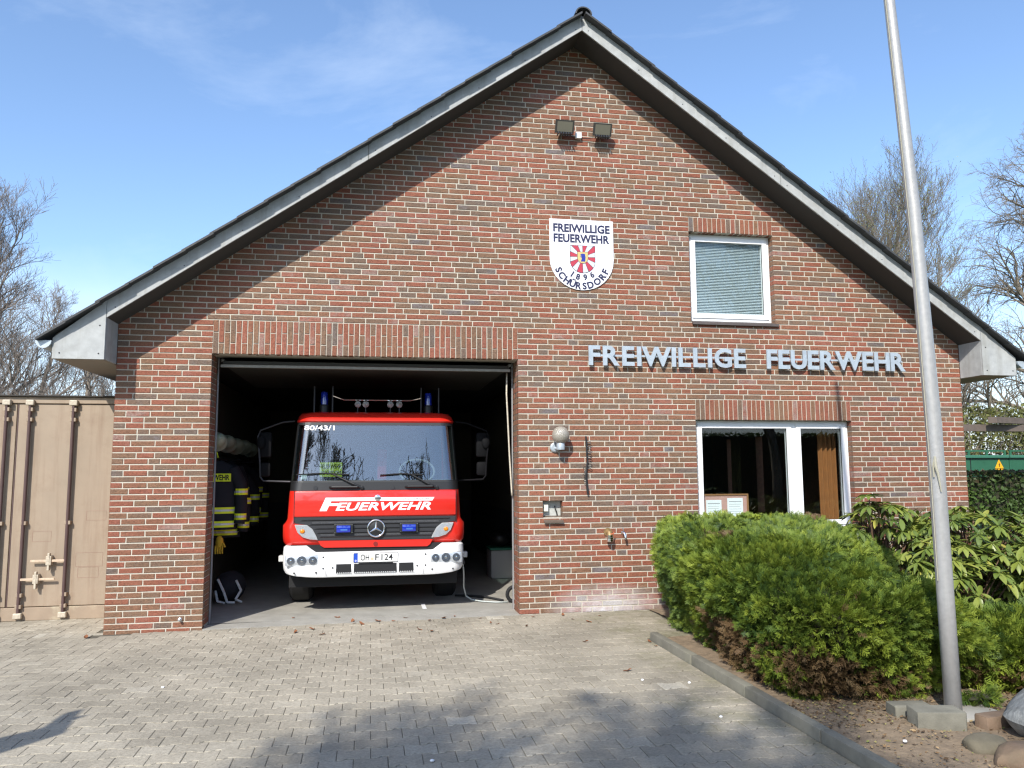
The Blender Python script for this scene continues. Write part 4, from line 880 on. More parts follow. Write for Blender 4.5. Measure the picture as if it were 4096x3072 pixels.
plate([(1.172, .848), (1.205, .792), (1.245, .768), (2.46, .759), (2.495, .782), (2.528, .842)], .494, .53, 'lower_panel', redp, tr)
b = MB(); b.lathe([(.028, .0), (.028, -.006)], (1.845, .494, .80), 'Y', 14); b.build('tow_cover', mat('dark_red', (.20, .008, .006), .5), tr)
# upper lamps
for sg2 in (-1, 1):
    P = [(-.940, 1.040), (-.80, 1.036), (-.735, .985), (-.69, .905), (-.672, .862), (-.76, .868), (-.845, .895), (-.905, .95)]
    P = [(TX-sg2*p[0] if sg2 > 0 else TX+p[0], p[1]) for p in P]
    cx, cz = sum(p[0] for p in P)/8, sum(p[1] for p in P)/8
    lo = plate(P, .490, .52, 'side_lamp', mat('lamp_body', (.55, .55, .54), .3, .3), tr)
    plate([(cx+(p[0]-cx)*.86, cz+(p[1]-cz)*.86) for p in P], .4885, .4898, 'reflector', mat('reflector', (.66, .66, .66), .3, .6, bump=.25, bscale=160), lo)
    b = MB(); b.ell((cx+sg2*.055, .486, cz+.02), (.030, .012, .026)); b.build('amber_bulb', mat('amber', (.75, .22, .01), .2), lo, smooth='all')
    plate([(cx+(p[0]-cx)*.97, cz+(p[1]-cz)*.97) for p in P], .476, .480, 'lens', clearg, lo)
# star emblem
st = MB(); ring = [(1.849+.098*math.cos(a), .470, .985+.098*math.sin(a)) for a in [2*math.pi*i/36 for i in range(37)]]
st.tube(ring, .0105, 10, cap=False); emb = st.build('emblem_ring', chrome, tr, smooth='all')
for k in range(3):
    a = math.pi/2+k*2*math.pi/3; d = Vector((math.cos(a), 0, math.sin(a))); s_ = Vector((-math.sin(a), 0, math.cos(a))); c = Vector((1.849, .470, .985))
    b = MB(); tip = c+d*.096; l_, r_ = c+s_*.017-d*.01, c-s_*.017-d*.01; f_ = Vector((0, -.012, 0))
    b.add([tip, l_, r_, c+f_, c-d*.0], [(0, 1, 3), (0, 3, 2), (0, 2, 1), (1, 2, 3)]); b.build('emblem_arm', chrome, emb)
b = MB(); b.lathe([(.108, 0), (.108, -.02), (.098, -.026)], (1.849, .50, .985), 'Y', 30); b.build('emblem_base', black, emb, smooth=True)
# blue lights in the grille
for x in (1.467, 2.240):
    b = MB(); b.box(x-.112, x+.112, .462, .50, .930, 1.042, .006); h_ = b.build('blue_light', black, tr, label='blue flashing light in the grille')
    b = MB(); b.box(x-.082, x+.082, .446, .463, .944, 1.026, .008); b.build('lens', blue, h_, smooth=True)
    b = MB(); b.box(x-.035, x+.045, .4445, .447, .965, .985); b.build('reflector_strip', mat('pale_blue', (.10, .25, .75), .1, .5), h_)
    for dx in (-.1, .1):
        for dz in (-.045, .045): b = MB(); b.lathe([(.006, 0), (.005, -.003)], (x+dx, .462, .986+dz), 'Y', 8); b.build('screw', chrome, h_)
# bumper: swept section round the corners
def bump_path(n=10):
    hw, yf, rad = 1.075, .452, .17; p = [(TX-hw, 1.05), (TX-hw, .85)]
    p += [(TX-hw+rad-rad*math.cos(a), yf+rad-rad*math.sin(a)) for a in [math.pi/2*i/n for i in range(n+1)]]
    p += [(TX+u, yf) for u in (-.80, -.74, -.69, -.62, -.4, 0, .4, .62, .69, .74, .80)]
    p += [(TX+hw-rad+rad*math.sin(a), yf+rad-rad*math.cos(a)) for a in [math.pi/2*i/n for i in range(n+1)]]
    return p+[(TX+hw, .85), (TX+hw, 1.05)]
bp = bump_path(); secs = []
for i, (x, y) in enumerate(bp):
    u = abs(x-TX); zt = .795 if u > .80 else (.716 if u < .69 else .716+(u-.69)/.11*.079); zb = .418+.05*max(0, (u-.6)/.47)**2
    zb = zb+(.02 if y > .7 else 0)
    nx, ny = bp[min(i+1, len(bp)-1)][0]-bp[max(i-1, 0)][0], bp[min(i+1, len(bp)-1)][1]-bp[max(i-1, 0)][1]; l_ = math.hypot(nx, ny); nx, ny = ny/l_, -nx/l_
    ins = lambda d, z: (x-nx*d, y-ny*d, z)
    secs.append([ins(.16, zt), ins(.03, zt), ins(.006, zt-.02), ins(0, zt-.08), ins(0, zb+.12), ins(.008, zb+.05), ins(.03, zb+.008), ins(.06, zb), ins(.16, zb)])
b = MB(); b.loft(secs); bum = b.build('bumper', bumperm, tr, smooth=True)
b = MB(); b.box(TX-.98, TX+.98, .515, .58, .70, .80); b.build('bumper_gap', blackr, tr)
for xa, xb in ((1.388, 1.566), (1.594, 2.098), (2.122, 2.298)):
    b = MB(); b.box(xa, xb, .4505, .47, .470, .578, .004); v_ = b.build('air_vent', black, bum)
    n = int((xb-xa)/.022); b = MB()
    for k in range(n): x = xa+.012+k*.022; b.add([(x, .4495, .470), (x+.013, .4495, .470), (x+.0065, .4495, .482), (x, .4515, .470), (x+.013, .4515, .470), (x+.0065, .4515, .482)], [(0, 1, 2), (5, 4, 3), (0, 3, 4, 1), (1, 4, 5, 2), (2, 5, 3, 0)])
    b.build('vent_teeth', bumperm, v_)
for x in (TX-.57, TX+.57):
    b = MB(); b.box(x-.0015, x+.0015, .4506, .456, .425, .712); b.build('bumper_joint', mat('joint_grey', (.35, .35, .35), .6), bum)
for x, z in ((TX-.60, .66), (TX-.60, .53), (TX+.60, .67), (TX+.60, .54), (TX-.49, .535), (TX+.50, .535), (TX-.68, .485), (TX-.93, .485), (TX+.68, .49), (TX+.93, .49)):
    b = MB(); b.lathe([(.011, 0), (.009, -.004)], (x, .452, z), 'Y', 10); b.build('bolt', darkmetal, bum)
for sgn in (-1, 1):
    cxh = TX+sgn*.845; b = MB(); b.box(cxh-.19, cxh+.19, .4475, .47, .565, .690, .02); hl = b.build('headlight', mat('headlight_bowl', (.72, .73, .74), .3, .5, var=.2, scale=40), bum, smooth=True)
    for dx, r_ in ((-.125, .045), (0, .054), (.125, .047)):
        b = MB(); b.lathe([(r_, -.004), (r_*.8, .004), (r_*.35, .012), (r_*.3, -.006), (.002, -.008)], (cxh+dx, .444, .627), 'Y', 18); b.build('reflector', chrome, hl, smooth=True)
    b = MB(); b.box(cxh-.188, cxh+.188, .433, .4365, .567, .688, .0015); b.build('lens', clearg, hl)
# number plate
b = MB(); b.box(1.588, 2.112, .440, .4515, .590, .702, .006); npl = b.build('number_plate', black, bum, smooth=True)
b = MB(); b.box(1.593, 2.107, .4388, .4402, .595, .697); b.build('plate_face', mat('plate_white', (.72, .72, .70), .4), npl)
b = MB(); b.box(1.593, 1.638, .4378, .4388, .595, .697); b.build('euro_band', mat('euro_blue', (.01, .06, .42), .4), npl)
text_obj('D', (1.607, .4378, .603), FX, FZ, .017, .02, .0006, white, 'plate_print', npl, bold=.02)
for tx, x, w_ in (('OH', 1.672, .10), ('F', 1.842, .045), ('124', 1.915, .135)): text_obj(tx, (x, .4387, .612), FX, FZ, w_, .072, .0008, black, 'plate_print', npl, bold=.012)
b = MB(); b.lathe([(.019, 0), (.019, -.001)], (1.807, .4388, .630), 'Y', 16); b.build('plate_seal', mat('seal_tan', (.55, .42, .28), .5), npl)
b = MB(); b.box(1.65, 2.05, .4385, .450, .577, .589); b.build('plate_holder', black, npl)
# side steps of the bumper
for sgn in (-1, 1): b = MB(); x = TX+sgn*1.10; b.box(x-.045, x+.045, .78, .90, .585, .655, .008); b.build('side_marker', mat('marker_grey', (.5, .5, .48), .5), tr)
# wipers and handles on the scuttle
for x0_, z0_, x1_, z1_, bl0, bl1 in ((1.675, 1.468, 1.31, 1.640, .90, 1.52), (2.575, 1.462, 2.25, 1.630, 1.89, 2.40)):
    b = MB(); b.tube([(x0_, .500, z0_), (x0_-.10, .492, z0_+.045), (x1_, .520, z1_)], [.018, .014, .008], 8); wa = b.build('wiper_arm', black, tr)
    b = MB(); b.tube([(bl0, .512, z1_-.012), ((bl0+bl1)/2, .516, z1_+.004), (bl1, .512, z1_-.014)], .008, 6); b.build('wiper_blade', blackr, wa)
    b = MB(); b.lathe([(.024, 0), (.024, -.02), (.015, -.026)], (x0_, .512, z0_), 'Y', 14); b.build('wiper_pivot', black, wa)
for x in (1.47, 2.37):
    b = MB(); b.tube([(x-.175, .505, 1.475), (x-.15, .478, 1.478), (x+.15, .478, 1.478), (x+.175, .505, 1.475)], .014, 8); b.build('grab_rail', black, tr, smooth=True)
for x in (1.13, 2.04): b = MB(); b.lathe([(.026, 0), (.026, -.007)], (x, .512, 1.470), 'Y', 16); b.build('scuttle_cap', grille, tr)
mirm = mat('mirror_black', (.005, .005, .006), .75, spec=.15)
for sgn in (-1, 1):
    X = lambda u: TX+sgn*u
    b = MB(); b.tube([(X(1.0), .90, 2.29), (X(1.15), .95, 2.28), (X(1.42), .98, 2.18), (X(1.45), .98, 2.10), (X(1.42), .98, 1.80), (X(1.41), .98, 1.60), (X(1.37), .98, 1.552), (X(1.04), .92, 1.54)], .012, 8); mi = b.build('mirror_arm', mirm if sgn > 0 else darkmetal, tr, smooth=True)
    b = MB(); b.box(X(1.36)-.075, X(1.36)+.075, .99, 1.06, 1.84, 2.16, .03); b.build('mirror_head', mirm, mi, smooth=True)
    b = MB(); b.box(X(1.36)-.068, X(1.36)+.068, .99, 1.05, 1.60, 1.78, .03); b.build('mirror_head', mirm, mi, smooth=True)
    b = MB(); b.ell((X(1.41), .975, 2.03), (.055, .03, .085)); b.build('kerb_mirror', mirm, mi, smooth='all')
# roof bar, spot lamps, beacons
b = MB()
b.tube([(1.287, 1.0, 2.625), (1.43, 1.0, 2.574), (2.27, 1.0, 2.572), (2.407, 1.0, 2.605)], .011, 8); rbk = b.build('roof_bar', chrome, tr, smooth=True)
for x in (1.06, 1.287, 2.407, 2.635): b = MB(); b.tube([(x, 1.0, 2.38), (x, 1.0, 2.74)], .011, 8); b.build('roof_post', darkmetal, tr, smooth=True)
for x in (1.602, 1.702, 2.013, 2.127):
    b = MB(); b.lathe([(.0, -.045), (.02, -.03), (.041, -.012), (.043, .02), (.03, .05)], (x, .96, 2.514), 'Y', 10); sl = b.build('spot_lamp', mat('spot_silver', (.82, .82, .82), .22, .55), tr)
    b = MB(); b.tube([(x, .97, 2.40), (x, .97, 2.48)], .008, 6); b.build('spot_stem', darkmetal, sl)
for x in (1.18, 2.505):
    b = MB(); b.lathe([(.062, 2.38), (.062, 2.50), (.05, 2.515)], (x, 1.08, 0), 'Z', 18); bb_ = b.build('beacon_base', black, tr, smooth=True)
    b = MB(); b.lathe([(.047, 2.516), (.047, 2.65), (.04, 2.675), (.01, 2.685)], (x, 1.08, 0), 'Z', 18); b.build('beacon', blue, bb_, smooth=True)
# wheels, chassis, body
for sgn in (-1, 1):
    for yw in (1.72, 5.4):
        x = TX+sgn*.93; b = MB(); zc = .44
        b.lathe([(.27, -.14), (.40, -.14), (.44, -.10), (.445, 0), (.44, .10), (.40, .14), (.27, .14)], (x, yw, zc+gz(TX)), 'X', 28); wh = b.build('wheel', blackr, tr, smooth=True)
        b = MB(); b.lathe([(.265, -.11), (.265, .11)], (x, yw, zc+gz(TX)), 'X', 24); b.lathe([(.10, .02), (.10, .15)], (x, yw, zc+gz(TX)), 'X', 14); b.build('rim', alu, wh, smooth=True)
b = MB(); b.box(TX-.45, TX+.45, .62, 6.6, .42, .80); b.build('chassis', blackr, tr)
b = MB(); b.box(TX-1.02, TX+1.02, .80, .86, .27, .47, .01); b.build('under_shade_bar', blackr, tr)  # black bar added to read as the deep shade under the cab
b = MB(); b.box(TX-1.0, TX+1.0, 2.40, 6.8, .62, 2.40, .05); b.build('equipment_body', redp, tr, smooth=True)
for sgn in (-1, 1):
    for k in range(3): b = MB(); x = TX+sgn*1.002; b.box(x-.006, x+.006, 2.6+k*1.4, 3.85+k*1.4, .95, 2.35); b.build('shutter', alu, tr)

# ================================================================== THINGS IN THE GARAGE
jk = mat('turnout_cloth', (.012, .013, .018), .9, var=.2, scale=20); lime = mat('lime_strip', (.80, .92, .03), .6); silver = mat('silver_strip', (.62, .64, .66), .4, .2)
def ring(cx, cy, z, rx, ry, n=16): return [(cx+rx*math.cos(2*math.pi*i/n), cy+ry*math.sin(2*math.pi*i/n), z) for i in range(n)]
def jacket(x, y, ang, label, txt=None, collar=None):
    t = thing('fire_jacket', label, 'jacket', (x, y, .85), 'firefighter jackets on the garage wall')
    ca, sa = math.cos(ang), math.sin(ang); T = lambda p: (x+p[0]*ca-p[1]*sa, y+p[0]*sa+p[1]*ca, p[2])
    b = MB(); dzj = random.Random(int(y*97)).uniform(-.12, .10); T0 = T; T = lambda p: T0((p[0], p[1], p[2]+dzj)); prof = [(.86, .27, .12), (1.0, .26, .13), (1.3, .25, .12), (1.55, .25, .11), (1.66, .20, .09), (1.72, .09, .07)]
    b.loft([[T(p) for p in ring(0, 0, z, rx, ry)] for z, rx, ry in prof]); b.build('body', jk, t, smooth=True)
    for sg in (-1, 1):
        pts = [(sg*.20, 0, 1.62), (sg*.30, -.01, 1.42), (sg*.325, -.03, 1.15), (sg*.31, -.05, .93)]
        b = MB(); b.tube([T(p) for p in pts], [.08, .085, .075, .065], 12); sl_ = b.build('sleeve', jk, t, smooth=True)
        for zc, rr in ((1.33, .086), (1.02, .074)):
            cxl = sg*(.315 if zc > 1.2 else .318); cyl = -.018 if zc > 1.2 else -.042
            for dz, hh, mm in ((-.026, .013, lime), (0, .012, silver), (.026, .013, lime)):
                b = MB(); b.loft([[T(p) for p in ring(cxl, cyl, zc+dz-hh, rr, rr, 14)], [T(p) for p in ring(cxl, cyl, zc+dz+hh, rr, rr, 14)]]); b.build('sleeve_strip', mm, sl_)
    for zc in (1.10, .93):
        rx, ry = .264, .134
        for dz, hh, mm in ((-.026, .013, lime), (0, .012, silver), (.026, .013, lime)):
            b = MB(); b.loft([[T(p) for p in ring(0, 0, zc+dz-hh, rx, ry)], [T(p) for p in ring(0, 0, zc+dz+hh, rx, ry)]]); b.build('body_strip', mm, t)
    if collar: b = MB(); b.loft([[T(p) for p in ring(0, 0, 1.60, .16, .095)], [T(p) for p in ring(0, 0, 1.74, .10, .08)], [T(p) for p in ring(0, 0, 1.78, .06, .05)]]); b.build('collar', collar, t, smooth=True)
    if txt:
        bp_ = MB(); bp_.add([T(p) for p in ((-.20, -.128, 1.46), (.20, -.128, 1.46), (.20, -.128, 1.56), (-.20, -.128, 1.56), (-.20, -.10, 1.46), (.20, -.10, 1.46), (.20, -.10, 1.56), (-.20, -.10, 1.56))], [(0, 1, 2, 3), (7, 6, 5, 4), (0, 4, 5, 1), (1, 5, 6, 2), (2, 6, 7, 3), (3, 7, 4, 0)])
        bk = bp_.build('back_panel', lime, t)
        text_obj(txt, T((-.185, -.1285, 1.475)), T((1, 0, 0)) if False else (ca, sa, 0), FZ, .37, .07, .001, black, 'back_text', bk, bold=.03)
orange = mat('orange_hood', (.65, .06, .01), .8)
posw = ['first in the row beside the left door jamb', 'second in the row, with orange hood', 'third in the row behind the orange hood', 'fourth in the row of hanging coats', 'fifth in the row of hanging coats', 'sixth in the row of hanging coats', 'seventh in the row, half lost in the dark', 'last in the row at the dark back']
for k in range(8):
    jacket(-.16-.012*k, 1.32+k*.46, R(-12+26*math.sin(k*2.3+.6)), 'black firefighter jacket with lime strips, '+posw[k], 'FEUERWEHR' if k in (0, 3) else None, orange if k == 1 else None)
hm = mat('helmet_white', (.42, .46, .34), .35)
for k in range(5):
    x, y, z = -.17-.02*k, 1.40+k*.85, 2.05+.02*math.sin(k*3)
    t = thing('helmet', 'pale firefighter helmet hung over the jackets, '+('nearest the door' if k == 0 else ['', 'second', 'third', 'fourth', 'fifth'][k]+' from the door'), 'helmet', (x, y, z-.15), 'helmets in a row above the jackets')
    b = MB(); b.lathe([(.165, 0), (.155, .012), (.128, .03), (.122, .08), (.10, .135), (.06, .165), (.01, .178)], (0, 0, 0), 'Z', 18); b.v = [(x+p[0]*.75+p[2]*.35, y-p[2]*.9+p[0]*.2, z+p[1]*.75+p[2]*.25) for p in b.v]; b.build('shell', hm, t, smooth=True)
    b = MB(); b.tube([(x+.01, y-.05, z-.13), (x+.03, y-.06, z-.20), (x+.0, y-.02, z-.22)], .008, 6); b.build('strap', lime if k == 0 else black, t)
shf = thing('coat_rail', 'dark coat rail carrying the jackets along the left garage wall', 'coat rail', (-.25, 3, 1.8))
b = MB(); b.box(-.44, -.41, 1.1, 5.2, 2.02, 2.14); b.build('board', mat('shelf_wood', (.06, .05, .04), .8), shf)
b = MB(); b.tube([(-.16, 1.1, 1.84), (-.16, 5.2, 1.84)], .014, 8); b.build('rail', darkmetal, shf)
for y in (1.2, 3.1, 5.0): b = MB(); b.box(-.44, -.14, y-.01, y+.01, 1.82, 1.86); b.build('bracket', darkmetal, shf)
# bag with white straps, gloves
bag = thing('kit_bag', 'black kit bag with white straps on the garage floor', 'bag', (.02, 1.75, gz(0)))
b = MB(); b.ell((-.02, 1.80, .185), (.20, .26, .19), 16, 10, .06, 2); b.build('body', jk, bag, smooth='all')
for pts in ([(-.13, 1.56, .30), (-.04, 1.50, .14), (.0, 1.50, .02), (.09, 1.52, .01)], [(.09, 1.58, .28), (.15, 1.60, .15), (.10, 1.52, .05), (.17, 1.56, .01)], [(-.16, 1.60, .15), (-.12, 1.52, .03), (-.03, 1.49, .012)]):
    b = MB()
    for p, q_ in zip(pts, pts[1:]): b.tube([p, q_], .016, 5)
    b.build('strap', mat('white_webbing', (.62, .63, .62), .7), bag)
glv = thing('work_glove', 'yellow work gloves hanging under the first jacket', 'glove', (-.05, 1.25, .72))
b = MB(); b.ell((-.06, 1.18, .80), (.05, .035, .08), 10, 6, .1, 4); b.build('palm', mat('yellow_glove', (.55, .33, .02), .8), glv, smooth='all')
for k in range(4): b = MB(); b.tube([(-.10+k*.026, 1.17, .76), (-.105+k*.027, 1.16, .70), (-.10+k*.027, 1.165, .66)], [.013, .012, .009], 7); b.build('finger', MATS['yellow_glove'], glv, smooth=True)
b = MB(); b.tube([(-.015, 1.17, .79), (.01, 1.16, .74)], [.014, .010], 7); b.build('thumb', MATS['yellow_glove'], glv)
# chest, reel, ropes
ch = thing('storage_box', 'grey plastic box with green lid by the right garage wall', 'box', (3.80, 3.2, gz(3.8)))
b = MB(); b.box(3.62, 4.02, 3.0, 3.5, .01, .44, .02); b.build('tub', mat('grey_tub', (.40, .40, .40), .5), ch, smooth=True)
b = MB(); b.box(3.605, 4.03, 2.985, 3.515, .442, .475, .008); b.build('lid', mat('green_lid', (.01, .16, .09), .5), ch, smooth=True)
b = MB(); b.ell((3.80, 3.25, .60), (.17, .17, .12), 14, 8); tag(b.build('black_helmet', black, smooth='all'), 'dark round helmet resting on the green-lidded box', 'helmet')
ca_ = thing('charging_cable', 'pale cable drooping from the fire engine to the right door jamb', 'cable', (3.1, 1.2, .01))
b = MB(); b.tube([(2.93, .80, .52), (2.95, .86, .38), (2.96, .95, .20), (3.0, 1.05, .07), (3.08, 1.05, .018), (3.2, .92, .014), (3.34, .82, .016), (3.50, .80, .016)], .009, 8); b.build('lead', mat('pale_cable', (.42, .45, .43), .5), ca_, smooth='all')
b = MB(); b.lathe([(.028, 0), (.028, -.03), (.02, -.04)], (2.93, .80, .53), 'Y', 12); b.build('plug', black, ca_)
rl = thing('hose_reel', 'black rubber hose end and reel behind the right jamb', 'hose', (3.48, .9, 0))
b = MB(); b.tube([(3.585+.09*math.cos(a), .80, .11+.09*math.sin(a)) for a in [2*math.pi*i/20 for i in range(21)]], .024, 8); b.build('coil', blackr, rl, smooth=True)
b = MB(); b.tube([(3.46, .92, .02), (3.3, 1.2, .02), (3.1, 1.38, .02), (2.9, 1.45, .02)], .014, 8); b.build('hose', blackr, rl, smooth='all')
b = MB(); b.tube([(3.417, .30, 2.86), (3.412, .30, 2.60), (3.425, .30, 2.32), (3.445, .30, 1.85), (3.470, .30, 1.42), (3.474, .30, 1.36)], .010, 8)
tag(b.build('pull_rope', mat('rope', (.55, .50, .40), .9, var=.2, scale=60, bump=.8, bscale=150), smooth='all'), 'pale pull rope hanging at the right side of the doorway', 'rope')
b = MB(); b.box(2.42, 2.47, .62, 1.0, gz(2.4)+.0105, gz(2.4)+.0125); tag(b.build('floor_mark', white), 'short white painted line on the garage floor', 'floor marking')

# notice board behind the glass
nbd = thing('notice_board', 'pink pinboard with two white papers behind the lower window', 'notice board', (6.18, .2, .95))
b = MB(); b.box(5.885, 6.485, .20, .212, .965, 1.335); b.build('cork', mat('pink_board', (.50, .28, .24), .8), nbd)
b = MB(); b.box(5.865, 5.885, .19, .215, .945, 1.355); b.box(6.485, 6.505, .19, .215, .945, 1.355); b.box(5.885, 6.485, .19, .215, 1.335, 1.355); b.box(5.885, 6.485, .19, .215, .945, .965); b.build('frame', mat('oak_frame', (.28, .13, .05), .6), nbd)
for x0_, x1_, zt in ((5.935, 6.14, 1.28), (6.22, 6.43, 1.302)):
    b = MB(); b.box(x0_, x1_, .197, .1995, .99, zt); pp = b.build('paper', mat('paper', (.78, .80, .82), .8), nbd)
    b = MB()
    for k in range(7): b.box(x0_+.02, x1_-.02-.01*(k % 3), .1962, .1966, zt-.05-k*.03, zt-.045-k*.03+(.006 if k == 0 else 0))
    b.build('print_lines', mat('grey_ink', (.35, .35, .36), .8), pp)

# ================================================================== CONTAINER
ct = thing('shipping_container', 'faded brown steel shipping container with closed doors beside the station', 'container', (-2.39, 1.05, -.04))
CX0, CX1, CY = -3.61, -1.17, 1.05
b = MB(); b.box(CX0, CX1, CY+.06, 7.1, .02, 2.53)
b.build('body', cont, ct)
b = MB(); b.box(CX0, CX1, CY-.02, CY+.10, 2.495, 2.575, .008); b.build('top_rail', cont, ct)
b = MB(); b.box(CX0-.02, CX1+.16, CY-.06, 7.1, 2.578, 2.592); b.build('roof_sheet', mat('roof_felt', (.04, .035, .03), .9), ct)
b = MB(); b.box(CX0, CX1, CY-.015, CY+.10, -.045, .105, .006); b.build('bottom_rail', mat('container_sill', (.29, .22, .155), .7, var=.12, scale=6, dirt=.6, dirtcol=(.55, .52, .36)), ct)
for xa, xb in ((CX0+.02, -2.395), (-2.385, CX1-.0)):
    b = MB(); b.box(xa, xb, CY, CY+.05, .112, 2.49, .006); d_ = b.build('door', cont, ct)
    b = MB(); b.box(xa+.0, xa+.012, CY-.004, CY+.002, .112, 2.49); b.build('door_seal', contd, d_)
bars = (-3.05, -2.49, -2.235, -1.755)
for k, x in enumerate(bars):
    b = MB(); b.tube([(x, CY-.045, .03), (x, CY-.045, 2.50)], .020, 10); lb = b.build('locking_bar', contd, ct, smooth=True)
    for z in (2.42, 2.30, 1.08, .96-.1, .25, .12):
        if z in (.86,): continue
        b = MB(); b.box(x-.034, x+.034, CY-.060, CY+.004, z-.022, z+.022, .004); b.build('bar_guide', cont, lb)
    for z in (2.50, .015):
        b = MB(); b.box(x-.045, x+.045, CY-.075, CY-.018, z-.03, z+.035, .01); b.build('cam_lock', mat('bare_metal', (.46, .40, .31), .6, .1, var=.3, scale=40), lb)
for x0_, x1_, z in ((-2.21, -1.80, .63), (-2.23, -1.86, .40)):
    pass
for hx, hz, px in ((-1.93, .640, -1.755), (-2.06, .430, -2.235)):
    a, c = (hx-.20, px) if px > hx else (px, hx+.20)
    b = MB(); b.box(min(a, c), max(a, c), CY-.062, CY-.048, hz-.014, hz+.014, .004); h_ = b.build('handle', mat('worn_handle', (.50, .38, .27), .6, var=.2, scale=30), ct)
    b = MB(); b.box(hx-.03, hx+.03, CY-.075, CY+.002, hz-.05, hz+.055, .006); b.box(hx-.012, hx+.012, CY-.08, CY-.03, hz-.11, hz+.09, .004); b.build('handle_catch', MATS['bare_metal'], h_)
for x0_, x1_, z0_, z1_ in ((-1.565, -1.345, 1.10, 1.21), (-2.145, -1.94, .86, .98), (-1.66, -1.36, .56, .72), (-1.63, -1.40, .43, .55)):
    b = MB(); t_ = .003
    for q_ in ((x0_, x1_, z0_, z0_+t_), (x0_, x1_, z1_, z1_+t_), (x0_, x0_+t_, z0_+t_, z1_), (x1_-t_, x1_, z0_+t_, z1_)): b.box(q_[0], q_[1], CY-.002, CY+.001, q_[2], q_[3])
    b.build('plate_outline', mat('paint_line', (.30, .19, .14), .6), ct)

# ================================================================== FLAGPOLE, STONES
fp = thing('flagpole', 'tall silver aluminium flagpole standing in front of the juniper', 'flagpole', (5.64, -4.36, .0))
b = MB(); b.tube([(5.638, -4.36, -.1), (5.632, -4.36, .8), (5.624, -4.36, 1.96), (5.575, -4.36, 3.5), (5.484, -4.36, 5.087), (5.43, -4.36, 6.1), (5.385, -4.36, 6.95)], [.0545, .0545, .053, .0465, .0378, .033, .029], 28); b.build('pole', polem, fp, smooth='all')
b = MB(); b.tube([(5.572, -4.372, .9), (5.568, -4.372, 1.6), (5.545, -4.372, 3.0), (5.49, -4.372, 4.2), (5.437, -4.372, 5.2), (5.36, -4.372, 6.85)], .0035, 5); b.build('halyard', mat('old_rope', (.36, .34, .26), .9), fp)
b = MB(); b.tube([(5.583, -4.405, 1.74), (5.580, -4.412, 1.67), (5.59, -4.418, 1.62), (5.598, -4.420, 1.55), (5.604, -4.420, 1.50)], [.008, .010, .008, .006, .004], 7)
b.tube([(5.583, -4.405, 1.74), (5.573, -4.395, 1.68), (5.575, -4.395, 1.60)], .006, 6); b.build('halyard_knot', mat('old_rope', (.36, .34, .26), .9), fp)
def stone(name, c, r, material, label, cat, seed, n=22, k=14):
    rg = random.Random(seed); b = MB(); b.ell((0, 0, 0), (1, 1, 1), n, k); ph = [(Vector((rg.gauss(0, 1), rg.gauss(0, 1), rg.gauss(0, 1))).normalized(), rg.uniform(.7, 1.0)) for _ in range(16)]
    vs = []
    for p in b.v:
        p = Vector(p)
        for d, t in ph:
            e = p.dot(d)
            if e > t: p = p-d*(e-t)*.85
        p = p*(1+rg.uniform(-.012, .012)); vs.append((c[0]+p.x*r[0], c[1]+p.y*r[1], c[2]+p.z*r[2]))
    b.v = vs; return tag(b.build(name, material, smooth=True), label, cat, 'stones round the flagpole')
stone('boulder', (6.02, -4.88, .12), (.38, .30, .29), rock, 'large pale and black granite boulder right of the flagpole', 'boulder', 4)
stone('field_stone', (5.37, -4.96, .03), (.15, .11, .075), rock2, 'rounded brown stone left of the pinkish one, below the flagpole', 'stone', 5)
stone('field_stone', (5.44, -5.16, .03), (.22, .12, .10), rock3, 'pinkish granite stone in front of the boulder', 'stone', 9)
for (cx, cy, lx, ly, h, ang, lab) in ((5.34, -4.32, .26, .13, .10, -8, 'grey concrete block at the left behind its broken neighbour'), (5.36, -4.55, .30, .17, .13, -14, 'grey broken concrete block left of the pole foot'), (5.74, -4.62, .28, .10, .10, 10, 'small dark brick-like block between pole and boulder')):
    b = MB(); b.box(-lx/2, lx/2, -ly/2, ly/2, -.04, h, .009); a = R(ang)
    b.v = [(cx+p[0]*math.cos(a)-p[1]*math.sin(a)+random.uniform(-.004, .004), cy+p[0]*math.sin(a)+p[1]*math.cos(a), p[2]+random.uniform(-.004, .004)) for p in b.v]
    tag(b.build('concrete_block', kerbm if 'grey' in lab else rock3, smooth=True), lab, 'block', 'stones round the flagpole')
b = MB(); b.box(5.50, 5.95, -4.52, -4.20, -.06, .042, .01); tag(b.build('pole_footing', concrete, smooth=True), 'rough concrete footing around the flagpole', 'footing')

